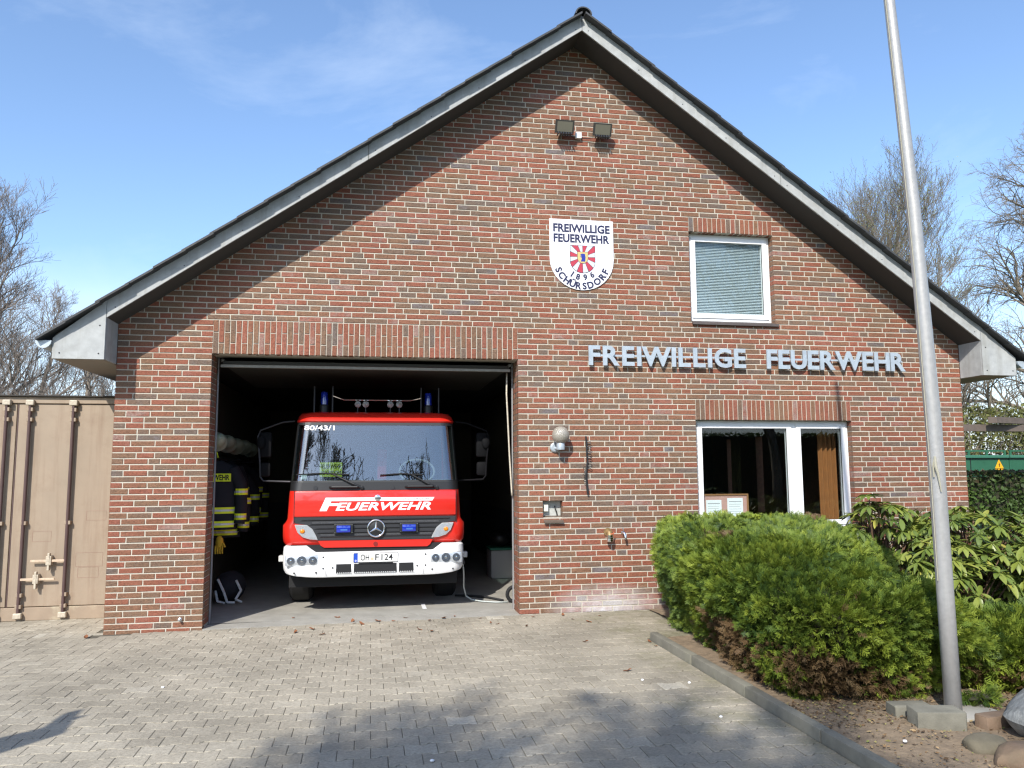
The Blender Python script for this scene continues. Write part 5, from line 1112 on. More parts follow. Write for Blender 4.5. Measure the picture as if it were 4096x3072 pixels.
# ================================================================== FOLIAGE
def xf(tv, pos, ax, ay, az, s):
    """instances of a template: verts (k,3) -> (n*k,3)"""
    return (pos[:, None, :] + s[:, None, None]*(tv[None, :, 0:1]*ax[:, None, :] + tv[None, :, 1:2]*ay[:, None, :] + tv[None, :, 2:3]*az[:, None, :])).reshape(-1, 3)
def frames(d, rng, roll=None):
    d = d/np.linalg.norm(d, axis=1, keepdims=True); r = rng.normal(size=d.shape); a = np.cross(d, r); a /= np.linalg.norm(a, axis=1, keepdims=True); return a, d, np.cross(a, d)
def instances(tv, tf, pos, ax, ay, az, s, tint, jitter=None):
    n, k = len(pos), len(tv); v = xf(tv, pos, ax, ay, az, s); f = (tf[None]+(np.arange(n)*k)[:, None, None]).reshape(-1, tf.shape[1]); return v, f, np.repeat(tint, k)
def spray(seed, nleaf=6):
    """feathery juniper spray along +y, about 1 long: a stem and paired needle-scale leaflets, themselves bent"""
    rg = random.Random(seed); V, F = [], []
    def tri(p, q_, r_): o = len(V); V.extend([p, q_, r_]); F.append((o, o+1, o+2))
    def leaf(base, d, ln, w_):
        d = Vector(d).normalized(); s_ = d.cross(Vector((0, 0, 1))); s_ = s_.normalized() if s_.length > .1 else Vector((1, 0, 0)); tip = Vector(base)+d*ln
        tri(tuple(Vector(base)-s_*w_), tuple(Vector(base)+s_*w_), tuple(tip))
    leaf((0, 0, 0), (0, 1, .08), 1.0, .028)
    for i in range(nleaf):
        t = .08+.86*i/nleaf; l_ = (.42*(1-t)+.14)*rg.uniform(.75, 1.15)
        for s_ in (-1, 1):
            d = Vector((s_*rg.uniform(.55, .9), 1, rg.uniform(-.35, .45))); base = Vector((0, t, .08*t)); leaf(base, d, l_, .032)
            dn = d.normalized()
            for u in (.35, .65):
                leaf(base+dn*l_*u, dn+Vector((rg.uniform(-.8, .8), rg.uniform(-.1, .5), rg.uniform(-.4, .5))), l_*.5, .028)
    return np.array(V), np.array(F)
def shrub_shell(f, nu, nv):
    """closed dome from a function (u in 0..1 around, v in 0..1 from skirt to crown)"""
    U, V_ = np.meshgrid(np.arange(nu)/nu, np.linspace(0, 1, nv)); P = f(U, V_); v = P.reshape(-1, 3); i = np.arange(nu*nv).reshape(nv, nu); j = np.roll(i, -1, axis=1)
    return v, np.stack([i[:-1], j[:-1], j[1:], i[1:]], -1).reshape(-1, 4)
def sample_shell(v, f, n, rng):
    a, b_, c, d = (v[f[:, k]] for k in range(4)); nrm = np.cross(c-a, d-b_); ar = np.linalg.norm(nrm, axis=1); p = ar/ar.sum(); k = rng.choice(len(f), n, p=p)
    s, t = rng.random(n)[:, None], rng.random(n)[:, None]
    return (a[k]*(1-s)+b_[k]*s)*(1-t)+(d[k]*(1-s)+c[k]*s)*t, nrm[k]/np.maximum(ar[k], 1e-9)[:, None]
def sm_noise(p, seed, sc):
    rg = np.random.default_rng(seed); o = np.zeros(len(p))
    for k in range(7):
        w_ = rg.normal(size=3)*sc*(1+.5*k); o += np.sin(p@w_+rg.uniform(0, 6.28))/(1+.45*k)
    return o/2.2
sprays = [spray(k) for k in range(4)]
coremat = mat('shrub_core', (.030, .030, .014), .95, var=.4, scale=12)
def make_juniper(name, label, cx, cy, fn, n, seed, dead_fn, size=(.085, .17), grp='low junipers in the bed'):
    rng = np.random.default_rng(seed); v, f = shrub_shell(fn, 96, 40)
    ctr = v.mean(0)
    t = thing(name, label, 'juniper', (cx, cy, .02), grp)
    core = v+(ctr-v)*np.array([.10, .10, .17]); core[:, 2] = np.maximum(core[:, 2], .03)
    o = bpy.data.objects.new('branch_core', np_mesh('branch_core', core, f, coremat, smooth=True)); place(o, (0, 0, 0), t)
    P, Nn = sample_shell(v, f, n, rng); flip = np.sign(np.einsum('ij,ij->i', Nn, P-ctr)); Nn = Nn*flip[:, None]
    lump = sm_noise(P*np.array([1, 1, 2.2]), seed+5, 5.5); P = P+Nn*(lump*.045)[:, None]-Nn*rng.uniform(0, .08, n)[:, None]
    # twigs lean outwards and forward like a spreading juniper
    out = P-ctr; out[:, 2] = 0; out /= np.maximum(np.linalg.norm(out, axis=1, keepdims=True), 1e-6)
    d = Nn*.45+out*.65+np.array([0, 0, .12])+rng.normal(0, .33, (n, 3)); ax, ay, az = frames(d, rng)
    # keep the blades facing outwards
    az = Nn-ay*np.einsum('ij,ij->i', Nn, ay)[:, None]; az /= np.maximum(np.linalg.norm(az, axis=1, keepdims=True), 1e-6); rl = rng.normal(0, .5, n); ax = np.cross(ay, az); ax2 = ax*np.cos(rl)[:, None]+az*np.sin(rl)[:, None]; az = np.cross(ax2, ay); ax = ax2
    s = rng.uniform(*size, n); tint = np.clip(.52+.20*sm_noise(P, seed+9, 3.0)+.16*lump+rng.normal(0, .15, n), .22, 1.0)  # hollows tinted darker: shade between the lumps put into the colour
    dead = dead_fn(P, Nn, rng); tint = np.where(dead, rng.uniform(0, .16, n), tint)
    Vs, Fs, Ts = [], [], []; off = 0; ch = rng.integers(0, 4, n)
    for k in range(4):
        m_ = ch == k; vv, ff, tt = instances(*sprays[k], P[m_], ax[m_], ay[m_], az[m_], s[m_], tint[m_]); Vs.append(vv); Fs.append(ff+off); Ts.append(tt); off += len(vv)
    me = np_mesh('foliage', np.concatenate(Vs), np.concatenate(Fs), juniper, np.concatenate(Ts)); o = bpy.data.objects.new('foliage', me); place(o, (0, 0, 0), t); stuff(o)
    return t
def interp(x, xp, fp_): return np.interp(x, xp, fp_)
def jun1(U, V):
    # plan outline of the big clipped juniper (closed polygon), crown height by y, rounded shoulders with an overhanging side
    P = np.array([(4.78, -1.55), (4.70, -2.6), (4.66, -3.5), (4.76, -4.0), (5.05, -4.16), (5.5, -4.17), (6.2, -4.02), (6.75, -3.5), (6.95, -2.5), (6.95, -1.4), (6.9, -.65), (6.2, -.40), (5.5, -.38), (5.1, -.42), (4.90, -.80)])
    Q = np.concatenate([P, P[:1]]); dl = np.r_[0, np.cumsum(np.linalg.norm(np.diff(Q, axis=0), axis=1))]; s = U*dl[-1]
    x, y = np.interp(s, dl, Q[:, 0]), np.interp(s, dl, Q[:, 1]); c = (5.75, -1.9)
    # v: 0..0.45 the flank (base tucked in, bulging), 0.45..1 the top
    fl = np.clip(V/.45, 0, 1); tp = np.clip((V-.45)/.55, 0, 1)
    inset = .24*(1-np.sin(np.minimum(fl*1.25, 1)*math.pi*.5))+.10*np.clip((fl-.72)/.28, 0, 1)**2+tp*.985
    dx, dy = x-c[0], y-c[1]; ln = np.hypot(dx, dy); k = np.where(V < .45, 1-inset/ln, (1-tp)*.985*(1+.0*ln)+0)
    k = np.where(V < .45, k, (1-.10/ln)*(1-tp)); X, Y = c[0]+dx*k, c[1]+dy*k
    H = .76+.34*np.clip((Y+4.1)/3.3, 0, 1)-.45*np.clip((X-5.75)/.85, 0, 1)*np.clip((-2.0-Y)/.9, 0, 1)-.05*np.clip(X-6.0, 0, 1)
    Z = np.where(V < .45, .04+(H*.93-.04)*fl**.85, H*(.93+.07*np.sin(np.minimum(tp*5.0, 1)*math.pi/2)))
    pts = np.stack([X, Y, Z], -1); sh_ = pts.shape
    return (pts.reshape(-1, 3)+sm_noise(pts.reshape(-1, 3), 3, 3.3)[:, None]*np.array([.05, .05, .05])).reshape(sh_)
def dead1(P, Nn, rng):
    nz = sm_noise(P, 31, 2.6)+rng.normal(0, .35, len(P)); lowp = (P[:, 2] < .26) & (P[:, 1] < -1.6) & (P[:, 0] < 6.2)
    sp1 = np.linalg.norm((P-np.array([5.15, -1.9, 1.0]))*np.array([1, 1, 1.4]), axis=1) < .20+.05*nz
    sp2 = np.linalg.norm((P-np.array([6.75, -1.0, 1.05]))*np.array([1, 1.6, 1]), axis=1) < .28+.05*nz
    band = (np.abs(P[:, 2]-.24-.05*sm_noise(P, 77, 4)) < .16) & (P[:, 0] < 5.15) & (P[:, 1] < -2.3)
    return (lowp & (nz > .45)) | (band & (nz > .15)) | (sp1 & (rng.random(len(P)) < .7)) | (sp2 & (rng.random(len(P)) < .8)) | (nz > 1.55)
make_juniper('juniper', 'large clipped green juniper with brown dead patches beside the kerb', 5.75, -2.2, jun1, 42000, 3, dead1, (.055, .125))
def dome(cx, cy, rx, ry, h, seed):
    def f(U, V):
        a = U*2*math.pi; fl = np.clip(V/.5, 0, 1); tp = np.clip((V-.5)/.5, 0, 1); k = np.where(V < .5, .82+.18*np.sin(fl*math.pi/2), np.cos(tp*math.pi/2)); Z = np.where(V < .5, .03+h*.55*fl, h*(.58+.42*np.sin(tp*math.pi/2)))
        p = np.stack([cx+rx*k*np.cos(a), cy+ry*k*np.sin(a), Z], -1); s = p.shape
        return (p.reshape(-1, 3)+sm_noise(p.reshape(-1, 3), seed, 3.6)[:, None]*np.array([.05, .05, .05])).reshape(s)
    return f
few = lambda P, Nn, rng: (sm_noise(P, 8, 3)+rng.normal(0, .3, len(P)) > 1.2) | ((P[:, 2] < .22) & (rng.random(len(P)) < .4))
make_juniper('juniper', 'spreading bright juniper right of the flagpole below the rhododendron', 7.0, -3.5, dome(7.05, -3.45, .95, .72, .44, 12), 7500, 12, few, (.10, .19))
make_juniper('juniper', 'tiny juniper seedling at the foot of the flagpole', 5.98, -4.22, dome(5.95, -4.22, .13, .10, .11, 13), 160, 14, lambda P, N_, rng: np.zeros(len(P), bool), (.05, .10))

# rhododendron: leaf whorls on woody stems; the leaves that show largest are single parts
def leaf_mesh(droop=.22, wd=.17, tw=0.0):
    """elliptic leaf along +y, folded along the midrib and drooping"""
    V, F = [], []; n = 7
    for i in range(n+1):
        t = i/n; w_ = wd*math.sin(math.pi*min(1, t*.92+.06))**.8; z = -droop*t*t+.05*tw*math.sin(t*5)
        V += [(-w_+tw*t*t*.2, t, z+w_*(.22+tw*t)), (tw*t*t*.2, t, z-.02), (w_+tw*t*t*.2, t, z+w_*(.22-tw*t))]
    for i in range(n):
        o = i*3; F += [(o, o+1, o+4, o+3), (o+1, o+2, o+5, o+4)]
    return np.array(V), np.array(F)
LV, LF = leaf_mesh()
rh = thing('rhododendron', 'leafy rhododendron with drooping glossy leaves behind the flagpole', 'rhododendron', (8.0, -1.7, .02))
rng = np.random.default_rng(44); whorls = []
for (cx, cy, rx, ry, h, n) in ((7.75, -2.05, 1.15, .95, 1.20, 330), (6.95, -1.75, .50, .5, 1.33, 80), (8.9, -2.0, 1.1, 1.0, 1.12, 190), (7.0, -2.75, .55, .5, .98, 130), (8.2, -2.85, .9, .5, .80, 130)):
    a = rng.uniform(0, 2*math.pi, n); u = rng.uniform(-.25, 1, n); rr = np.sqrt(np.clip(1-np.clip(u, 0, 1)**2, 0, 1))*rng.uniform(.78, 1.04, n)
    whorls.append(np.stack([cx+rx*rr*np.cos(a), cy+ry*rr*np.sin(a), .12+(h-.12)*np.clip(.45+.55*u, 0, 1)*rng.uniform(.88, 1.08, n), np.full(n, cx), np.full(n, cy)], -1))
Wp = np.concatenate(whorls); stems = MB(); L_pos, L_d, L_s, L_t = [], [], [], []
for k, (x, y, z, cx, cy) in enumerate(Wp):
    p = Vector((x, y, z)); outd = Vector((x-cx, y-cy, .6)).normalized()
    base = Vector((cx+(x-cx)*.45, cy+(y-cy)*.45, max(.05, z-.45)))
    stems.tube([base, base.lerp(p, .55)+Vector((0, 0, .03)), p], [.010, .007, .005], 5, cap=False)
    m_ = rng.integers(7, 11); ph = rng.uniform(0, 6.28); bt = np.clip(rng.normal(.55, .16), .05, .95); dr = rng.uniform(.15, .95)
    sd_ = outd.cross(Vector((0, 0, 1))).normalized(); ud = sd_.cross(outd)
    for i in range(m_):
        a = ph+2*math.pi*i/m_; rd = sd_*math.cos(a)+ud*math.sin(a); d = rd+outd*.35-Vector((0, 0, dr)); L_pos.append(p[:]); L_d.append(d[:]); L_s.append(rng.uniform(.10, .165)); L_t.append(np.clip(bt+rng.normal(0, .12), 0, 1))
stems.build('stem', mat('rhodo_stem', (.13, .075, .045), .8), rh, fixn=False)
L_pos, L_d, L_s, L_t = map(np.array, (L_pos, L_d, L_s, L_t)); ay = L_d/np.linalg.norm(L_d, axis=1, keepdims=True)
ax = np.cross(ay, np.array([0, 0, 1.0])); ax /= np.maximum(np.linalg.norm(ax, axis=1, keepdims=True), 1e-6); az = np.cross(ax, ay)
vis = np.array([in_view(p, 0) and not (5.3 < p[0] < 5.9 and p[1] < -4) for p in L_pos]); dist = np.linalg.norm(L_pos-np.array(CAM), axis=1); order = np.argsort(np.where(vis, dist, 1e6))[:300]; big = np.zeros(len(L_pos), bool); big[order] = True
lms = [np_mesh('leaf', leaf_mesh(*a_)[0], LF, rhodo_one, smooth=True) for a_ in ((.22, .17, 0), (.38, .15, .5), (.12, .19, -.4), (.55, .16, .2), (.28, .13, -.7))]
for i in np.where(big)[0]:
    o = bpy.data.objects.new('leaf', lms[i % 5]); place(o, L_pos[i], rh); M_ = Matrix((ax[i], ay[i], az[i])).transposed(); o.rotation_euler = M_.to_euler(); o.scale = (L_s[i],)*3; o['tint'] = float(L_t[i])
r_ = ~big; vv, ff, tt = instances(LV, LF, L_pos[r_], ax[r_], ay[r_], az[r_], L_s[r_], L_t[r_]); o = bpy.data.objects.new('leaf', np_mesh('leaf', vv, ff, rhodo, tt, True)); place(o, (0, 0, 0), rh); stuff(o)

# leaf-clump hedges and bushes
def leaf_cloud(parent, fn, n, seed, material, size, core=None, name='foliage', tlo=.1):
    rng = np.random.default_rng(seed); P, D = fn(n, rng); tv = np.array([(-.5, 0, 0), (0, .28, .12), (.5, 0, 0), (0, -.28, .12), (0, 0, -.05)]); tv = np.array([(-.5, 0, 0), (0, -.3, .1), (.5, 0, 0), (0, .3, .1)]); tf = np.array([(0, 1, 2, 3)])
    ax, ay, az = frames(rng.normal(size=(n, 3)), rng); s = rng.uniform(*size, n); tint = np.clip(D+rng.normal(0, .16, n), 0, 1)
    vv, ff, tt = instances(tv, tf, P, ax, ay, az, s, tint); o = bpy.data.objects.new(name, np_mesh(name, vv, ff, material, tt)); place(o, (0, 0, 0), parent); stuff(o)
def box_hedge(name, label, x0, x1, y0, y1, h, n, seed, material=hedgem, size=(.04, .09), top_brown=True, group=None):
    t = thing(name, label, 'hedge', ((x0+x1)/2, (y0+y1)/2, -.16), group)
    b = MB(); b.box(x0+.12, x1-.12, y0+.12, y1-.12, -.15, h-.14); b.build('branches', coremat, t)
    def fn(n, rng):
        # surface-weighted points with depth inside
        X = rng.uniform(x0, x1, n); Y = rng.uniform(y0, y1, n); Z = rng.uniform(-.1, h, n); k = rng.integers(0, 6, n); d = rng.exponential(.05, n)
        w_ = rng.random(n); fr_ = w_ < .62; tp = (w_ >= .62) & (w_ < .85); Y = np.where(fr_, y0+d, Y); Z = np.where(tp, h-d, Z); X = np.where(w_ >= .93, x0+d, X); Y = np.where((w_ >= .85) & (w_ < .93), y1-d, Y)
        P = np.stack([X, Y, Z], -1); P = P+rng.normal(0, .02, (n, 3)); D = .62+.18*sm_noise(P, seed, 2.2)
        if top_brown: D = D-np.clip((Z-(h-.45))/.45, 0, 1)*.5*(sm_noise(P, seed+2, 1.7) > -.5)
        return P, D
    leaf_cloud(t, fn, n, seed, material, size); return t
box_hedge('clipped_hedge', 'trimmed green hedge in front of the green steel cabinets', 11.5, 34.0, 8.0, 9.1, 1.58, 26000, 61, size=(.07, .15))
def bush(name, label, cx, cy, rx, ry, h, n, seed, material=bushm, size=(.06, .16), group=None, stems_=40):
    t = thing(name, label, 'bush', (cx, cy, -.16), group); rg = random.Random(seed); b = MB()
    for k in range(stems_):
        a = rg.uniform(0, 6.28); r0 = rg.uniform(0, .3); r1 = rg.uniform(.2, 1); z = h*rg.uniform(.5, 1)
        p0 = Vector((cx+rx*r0*math.cos(a), cy+ry*r0*math.sin(a), -.15)); p2 = Vector((cx+rx*r1*math.cos(a), cy+ry*r1*math.sin(a), z)); b.tube([p0, p0.lerp(p2, .5)+Vector((rg.uniform(-.2, .2), rg.uniform(-.2, .2), .15)), p2], [.035, .02, .006], 4, cap=False)
    b.build('stem', twigm, t, fixn=False)
    def fn(n, rng):
        a = rng.uniform(0, 6.28, n); u = rng.uniform(0, 1, n)**.6; z = rng.uniform(0, 1, n); r_ = np.sqrt(u)*np.sqrt(np.clip(1-.75*z**2, 0, 1))
        P = np.stack([cx+rx*r_*np.cos(a), cy+ry*r_*np.sin(a), h*z], -1); P += (sm_noise(P, seed+1, 1.5)*.18)[:, None]*rng.normal(size=(n, 3)); return P, .45+.25*sm_noise(P, seed+3, 1.6)+.25*(z-.5)
    leaf_cloud(t, fn, n, seed, material, size); return t
for k, (cx, cy, rx, h, lab) in enumerate(((18.6, 13.5, 2.4, 3.9, 'yellow-green budding bush behind the cabinets next to the brick wall'), (22.3, 14.5, 2.8, 3.7, 'yellow-green budding bush behind the wooden beams'), (26.5, 15.0, 3.0, 4.2, 'budding bush at the right edge behind the cabinets'))):
    bush('budding_bush', lab, cx, cy, rx, 1.8, h, 12000, 70+k, group='budding bushes behind the cabinets', stems_=90)

# green steel cabinets with warning signs
yel = mat('warning_yellow', (.80, .38, .01), .5)
for k, (x0_, x1_, lab) in enumerate(((16.8, 19.22, 'green steel cabinet with yellow warning triangle next to the brick wall'), (19.24, 21.9, 'green steel cabinet with yellow triangle at the right edge'))):
    t = thing('steel_cabinet', lab, 'cabinet', ((x0_+x1_)/2, 10.5, -.16), 'green steel cabinets behind the hedge')
    b = MB(); b.box(x0_, x1_, 10.0, 11.6, -.16, 1.94); b.build('casing', greenp, t)
    b = MB(); b.box(x0_-.06, x1_+.06 if k else x1_, 9.93, 11.7, 1.94, 2.02, .01); b.build('lid', mat('green_lid_light', (.04, .15, .095), .5), t)
    b = MB(); b.box(x0_+.05, x1_-.05, 10.02, 10.06, 2.115, 2.16)
    for q_ in range(5): x = x0_+.05+(x1_-x0_-.16)*q_/4; b.box(x, x+.06, 10.02, 10.06, 2.02, 2.115)
    b.build('rail', greenp, t)
    xc = (x0_+x1_)/2+(.98 if k == 0 else -.55); xc = 18.9 if k == 0 else 20.05
    b = MB(); b.prism([(xc-.13, 1.66), (xc+.13, 1.66), (xc, 1.90)], 9.985, 9.998); b.box(xc-.12, xc+.12, 9.985, 9.998, 1.56, 1.645); b.build('warning_sign', yel, t)
    b = MB(); b.prism([(xc-.008, 1.70), (xc+.02, 1.70), (xc+.0, 1.755), (xc+.025, 1.755), (xc-.01, 1.83), (xc-.0, 1.775), (xc-.025, 1.775)], 9.98, 9.9845); b.build('bolt_symbol', black, t)
    if k: b = MB(); b.box(xc-.24, xc+.22, 9.985, 9.998, 1.42, 1.545); b.build('notice_plate', white, t)
    b = MB(); b.box((x0_+x1_)/2-.01, (x0_+x1_)/2+.01, 9.99, 9.999, -.1, 1.93); b.build('door_gap', black, t)
# weathered timber frame
tf_ = thing('timber_frame', 'dark weathered timber beams crossing behind the right corner of the station', 'timber frame', (17.5, 7.5, -.16))
b = MB(); b.box(12.5, 24.0, 7.0, 7.14, 2.52, 2.68); b.build('beam', wood, tf_)
b = MB(); b.add([(15.85, 6.8, 2.70), (16.0, 6.7, 2.70), (24.2, 9.2, 2.70), (24.0, 9.35, 2.70), (15.85, 6.8, 2.84), (16.0, 6.7, 2.84), (24.2, 9.2, 2.84), (24.0, 9.35, 2.84)], [(0, 3, 2, 1), (4, 5, 6, 7), (0, 1, 5, 4), (1, 2, 6, 5), (2, 3, 7, 6), (3, 0, 4, 7)]); b.build('beam', wood, tf_)
for x in (12.8, 23.6): b = MB(); b.box(x, x+.14, 7.0, 7.14, -.16, 2.515); b.build('post', wood, tf_)

# ================================================================== TREES
def tree(label, x, y, H, seed, spread=.42, up=.55, trunk_r=.22, levels=5, first=.18, nb=(9, 7, 6, 5), buds=0, twig_r=.007, group='bare trees', lean=(0, 0), name='bare_tree', droop=0.0):
    rg = random.Random(seed); t = thing(name, label, 'tree', (x, y, -.16), group)
    trunk, crown = [], []; tips = []
    def grow(p, d, ln, r, lv):
        n = max(3, int(ln/(.35 if lv < 2 else .22))); n = min(n, 9 if lv < 2 else 5); pts = [p.copy()]; rad = [r]; dd = d.copy()
        for i in range(n):
            wob = .10 if lv == 0 else .20
            dd = (dd+Vector((rg.gauss(0, wob), rg.gauss(0, wob), rg.gauss(0, wob*.7)+(up*.10 if lv else .06)-droop*.08*lv))).normalized(); p = p+dd*(ln/n); pts.append(p.copy()); rad.append(max(twig_r, r*(1-.78*(i+1)/n)) if lv else r*(1-.72*(i+1)/n))
        (trunk if lv == 0 else crown).append((pts, rad, 8 if lv == 0 else (5 if lv < 3 else 3)))
        if lv >= levels-1: tips.append((pts[-1], dd)); return
        m_ = nb[min(lv, len(nb)-1)]
        for k in range(m_):
            tt = (first+(1-first)*(k+rg.random()*.8)/m_) if lv == 0 else .22+.75*(k+rg.random())/m_
            i = min(n-1, int(tt*n)); fr_ = tt*n-i; bp_ = pts[i].lerp(pts[i+1], min(1, fr_)); br = rad[i]
            bd_ = (pts[i+1]-pts[i]).normalized(); a = rg.uniform(0, 6.28); o1 = bd_.orthogonal().normalized(); o2 = bd_.cross(o1); side = o1*math.cos(a)+o2*math.sin(a)
            ang = rg.uniform(.55, .95) if lv == 0 else rg.uniform(.45, .9); nd = (bd_*math.cos(ang)+side*math.sin(ang)+Vector((0, 0, up*.35))).normalized()
            l2 = (H*spread*(1.15-.75*tt)*rg.uniform(.8, 1.15)) if lv == 0 else ln*rg.uniform(.42, .66)*(1.05-.35*tt)
            if l2 > .12: grow(bp_, nd, l2, max(twig_r, br*(.55 if lv == 0 else .60)), lv+1)
    grow(Vector((x, y, -.2)), Vector((lean[0], lean[1], 1)).normalized(), H*.92, trunk_r, 0)
    def build_tubes(lst, nm, material):
        V, F = [], []; off = 0
        for pts, rad, n in lst:
            A = np.array([q_[:] for q_ in pts]); D = np.gradient(A, axis=0); D /= np.maximum(np.linalg.norm(D, axis=1, keepdims=True), 1e-9)
            ref = np.array([.31, .17, .93]) if abs(D[0, 2]) < .85 else np.array([.95, .2, .1]); U_ = np.cross(D, ref); U_ /= np.linalg.norm(U_, axis=1, keepdims=True); W_ = np.cross(D, U_)
            an = 2*math.pi*np.arange(n)/n; rr = np.array(rad)[:, None, None]
            ring_ = A[:, None, :]+rr*(np.cos(an)[None, :, None]*U_[:, None, :]+np.sin(an)[None, :, None]*W_[:, None, :]); k = len(A)
            i = np.arange(k*n).reshape(k, n); j = np.roll(i, -1, axis=1); F.append(np.stack([i[:-1], j[:-1], j[1:], i[1:]], -1).reshape(-1, 4)+off); V.append(ring_.reshape(-1, 3)); off += k*n
        o = bpy.data.objects.new(nm, np_mesh(nm, np.concatenate(V), np.concatenate(F), material, smooth=True)); place(o, (0, 0, 0), t); return o
    build_tubes(trunk, 'trunk', bark); build_tubes(crown, 'crown', twigm if seed % 2 else bark)
    if buds:
        P = np.array([q_[0][:] for q_ in tips]); rr = np.random.default_rng(seed); P = np.repeat(P, buds, axis=0)+rr.normal(0, .10, (len(P)*buds, 3)); n = len(P); a_, b2, c_ = frames(rr.normal(size=(n, 3)), rr)
        tv = np.array([(-.3, 0, 0), (0, -.15, 0), (.7, 0, .1), (0, .15, 0)]); vv, ff, tt = instances(tv, np.array([(0, 1, 2, 3)]), P, a_, b2, c_, rr.uniform(.04, .09, n), np.zeros(n)); o = bpy.data.objects.new('bud', np_mesh('bud', vv, ff, bud)); place(o, (0, 0, 0), t); stuff(o)
G1, G2, G3 = 'bare trees behind the container', 'trees behind the right side of the station', 'bare trees across the road'
tree('tall bare tree at the left edge rising above the container', -12.6, 22, 11.0, 101, .50, .78, .22, 5, .12, (18, 10, 8, 6), twig_r=.0042, group=G1, name='bare_tree')
tree('bare tree behind the container between the tall one and the eaves', -9.9, 21, 7.6, 103, .50, .6, .14, 5, .12, (16, 10, 7, 6), twig_r=.004, group=G1)
tree('smaller bare tree closest to the left eaves box', -7.1, 18.5, 6.0, 105, .52, .6, .13, 5, .10, (14, 9, 7, 5), twig_r=.0036, group=G1)
tree('budding tree rising behind the right roof slope beside the flagpole', 18.7, 16, 12.4, 108, .56, 1.1, .15, 5, .25, (20, 10, 7, 5), 1, .004, G2, name='budding_tree')
tree('tall bare larch-like tree at the right edge', 35.0, 25, 19.0, 110, .33, .15, .30, 5, .10, (34, 10, 7, 4), 0, .0055, G2, droop=.5)
tree('bare tree left of the tall one at the right edge', 28.6, 22, 13.2, 112, .44, .6, .22, 5, .12, (18, 10, 7, 5), 0, .0045, G2)
tree('low greenish tree just right of the flagpole above the roof', 24.3, 20, 10.4, 114, .46, .8, .18, 5, .10, (16, 9, 7, 5), 1, .0045, G2)
tree('bare tree across the yard shading the paving', -6.2, -15.2, 14.6, 121, .26, .6, .26, 5, .46, (22, 10, 7, 5), 0, .012, G3)
tree('bare tree across the road opposite the garage', -.3, -20, 12.4, 123, .46, .8, .22, 5, .3, (14, 9, 6, 4), 0, .011, G3)
tree('bare tree across the road opposite the windows', 4.4, -21.5, 11.2, 127, .46, .8, .2, 5, .3, (12, 8, 6, 4), 0, .011, G3)
tree('bare tree across the road to the far right', 20.5, -25, 13.0, 125, .46, .6, .25, 5, .2, (12, 8, 6, 4), 0, .010, G3)
box_hedge('road_hedge', 'dark hedge across the road behind the viewer', -26, 30, -29.5, -28, 3.5, 9000, 66, size=(.15, .35), top_brown=False)

# unseen made-up flag, its cloth cut to throw the odd shadow on the paving
so_, sdv, wdv = -6.52, Vector((.468, .884, 0)), Vector((.884, -.468, 0))
fb = sdv*so_+wdv*1.3
fl = thing('shadow_flag', 'made-up flag on a thin pole out of view, cut for its shadow', 'flag', (fb.x, fb.y, gz(-1.9)))
b = MB(); b.tube([(fb.x, fb.y, gz(-1.9)), (fb.x, fb.y, 3.02)], .014, 8); b.build('pole', alu, fl)
cl_ = [(1.30, 2.15), (1.16, 2.30), (1.108, 2.74), (1.199, 2.92), (1.073, 3.17), (1.115, 3.30), (1.22, 3.13), (1.277, 3.21), (1.267, 3.10), (1.434, 2.88), (1.405, 2.705), (1.374, 2.556)]
b = MB(); n = len(cl_); fr_ = [sdv*(so_-.03+.02*math.sin(i*2.2))+wdv*w_+Vector((0, 0, h)) for i, (w_, h) in enumerate(cl_)]; bk_ = [p+sdv*.006 for p in fr_]
b.add(fr_+bk_, [tuple(range(n)), tuple(range(2*n-1, n-1, -1))]+[(i, i+n, (i+1) % n+n, (i+1) % n) for i in range(n)]); b.build('cloth', mat('flag_cloth', (.55, .08, .07), .9), fl)

# ================================================================== SMALL LITTER
rr = np.random.default_rng(5); n = 5200
lp = np.stack([rr.uniform(4.62, 7.2, n), rr.uniform(-6.0, -3.9, n), np.full(n, .034)], -1); lp[:, 2] += .012*(np.sin(lp[:, 0]*3.1+1)*np.cos(lp[:, 1]*2.3)+.5*np.sin(lp[:, 0]*7+lp[:, 1]*6))
dn = np.where(rr.random(n) < .5, 0, 1); lp[:, 1] = np.where(dn == 1, rr.uniform(-4.5, -3.9, n), lp[:, 1])
dd_ = rr.normal(size=(n, 3)); dd_[:, 2] *= .25; la, lb_, lc = frames(dd_, rr); la[:, 2] *= .3
vv, ff, tt = instances(np.array([(-.5, 0, 0), (0, -.2, .06), (.5, 0, .02), (0, .2, .05)]), np.array([(0, 1, 2, 3)]), lp, la, lb_, lc, rr.uniform(.012, .045, n), rr.random(n))
o = bpy.data.objects.new('leaf_litter', np_mesh('leaf_litter', vv, ff, ramp_mat('litter', [(0, (.05, .03, .015)), (.5, (.16, .095, .045)), (.85, (.30, .21, .11)), (1, (.20, .22, .05))], .9, 'GEOMETRY'), tt)); place(o, (0, 0, 0))
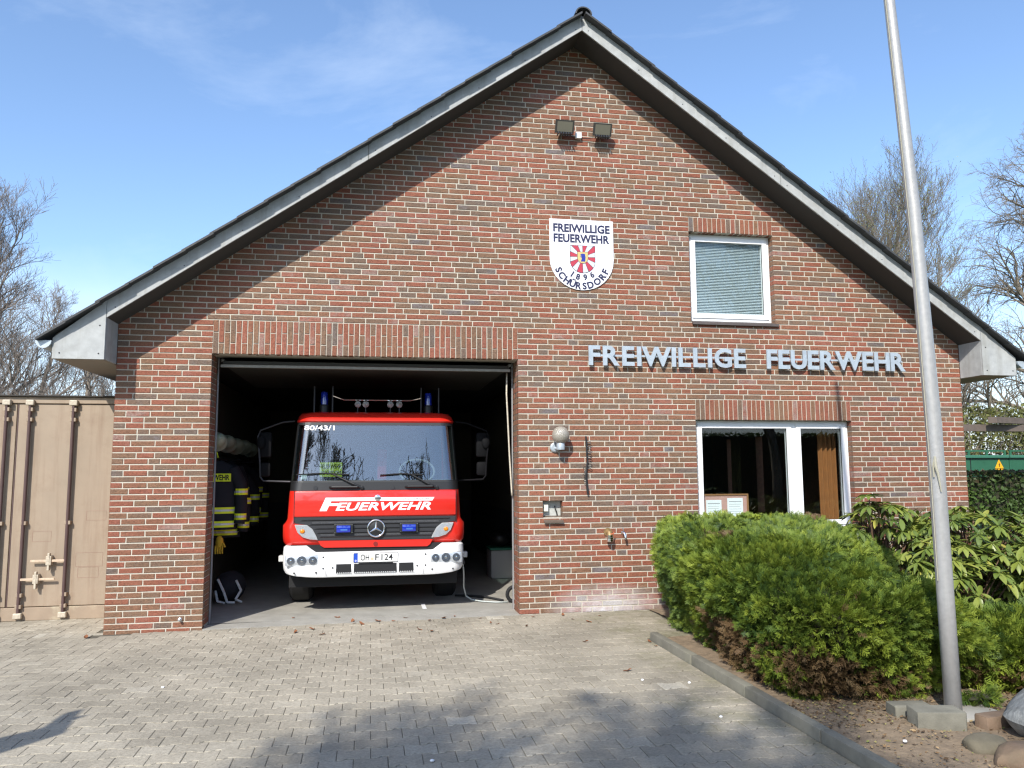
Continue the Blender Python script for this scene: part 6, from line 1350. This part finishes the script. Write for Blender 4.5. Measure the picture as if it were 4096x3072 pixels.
tag(o, 'brown leaf litter and twigs on the soil of the bed', 'leaf litter', kind='stuff')
rg = random.Random(77); lv = MB(); LVm = []
for k in range(4):
    b = bmesh.new(); vs = [b.verts.new((x*.032, y*.02, .006+.012*rg.random()*abs(x))) for x, y in ((-1, 0), (-.5, .7), (.2, .8), (.9, .3), (1.2, 0), (.7, -.6), (0, -.8), (-.6, -.6))]; c = b.verts.new((0, 0, .002))
    for i in range(8): b.faces.new((vs[i], vs[(i+1) % 8], c))
    me = bpy.data.meshes.new('fallen_leaf'); b.to_mesh(me); b.free(); me.materials.append(deadleaf); LVm.append(me)
leafpos = [(1.02, -.42), (1.30, -.62), (1.18, -.30), (1.62, -.08), (1.60, .05), (1.88, -.02), (2.05, -.05), (1.70, -.14), (2.30, -.60), (2.75, .06), (2.62, -.02), (3.02, -.15), (3.10, -.42), (3.16, -.52), (3.62, -.20), (4.02, -.45), (3.45, -.70), (3.98, -.16), (4.38, -.30), (4.46, -1.72), (4.45, -1.92), (3.85, -1.60), (2.42, -.72), (1.42, .32), (.92, .42), (4.15, -.62), (-1.12, -.15), (3.90, -2.75), (2.2, .10), (2.45, -.12)]
for k, (x, y) in enumerate(leafpos):
    if y > 0 and not 0 < x < 3.5: continue
    o = bpy.data.objects.new('fallen_leaf', LVm[k % 4]); place(o, (x, y, gz(x)+.004)); o.rotation_euler = (rg.uniform(-.3, .3), rg.uniform(-.3, .3), rg.uniform(0, 6.28)); s_ = rg.uniform(.7, 1.3); o.scale = (s_, s_, s_)
    tag(o, 'dry brown leaf lying on the pale paving', 'leaf', 'dry leaves scattered on the paving')
for k, (x, y) in enumerate([(3.92, -3.05), (4.12, -4.05), (4.25, -3.2), (2.15, -4.45), (.18, -2.4), (4.95, -4.8)]):
    b = MB(); b.ell((0, 0, 0), (.014, .011, .008), 8, 5, .15, k); b.v = [(p[0]+x, p[1]+y, p[2]+(gz(x) if x < 4.5 else .03)+.006) for p in b.v]
    tag(b.build('pebble', white, smooth='all'), 'small white pebble lying on the ground', 'pebble', 'white pebbles in the yard')
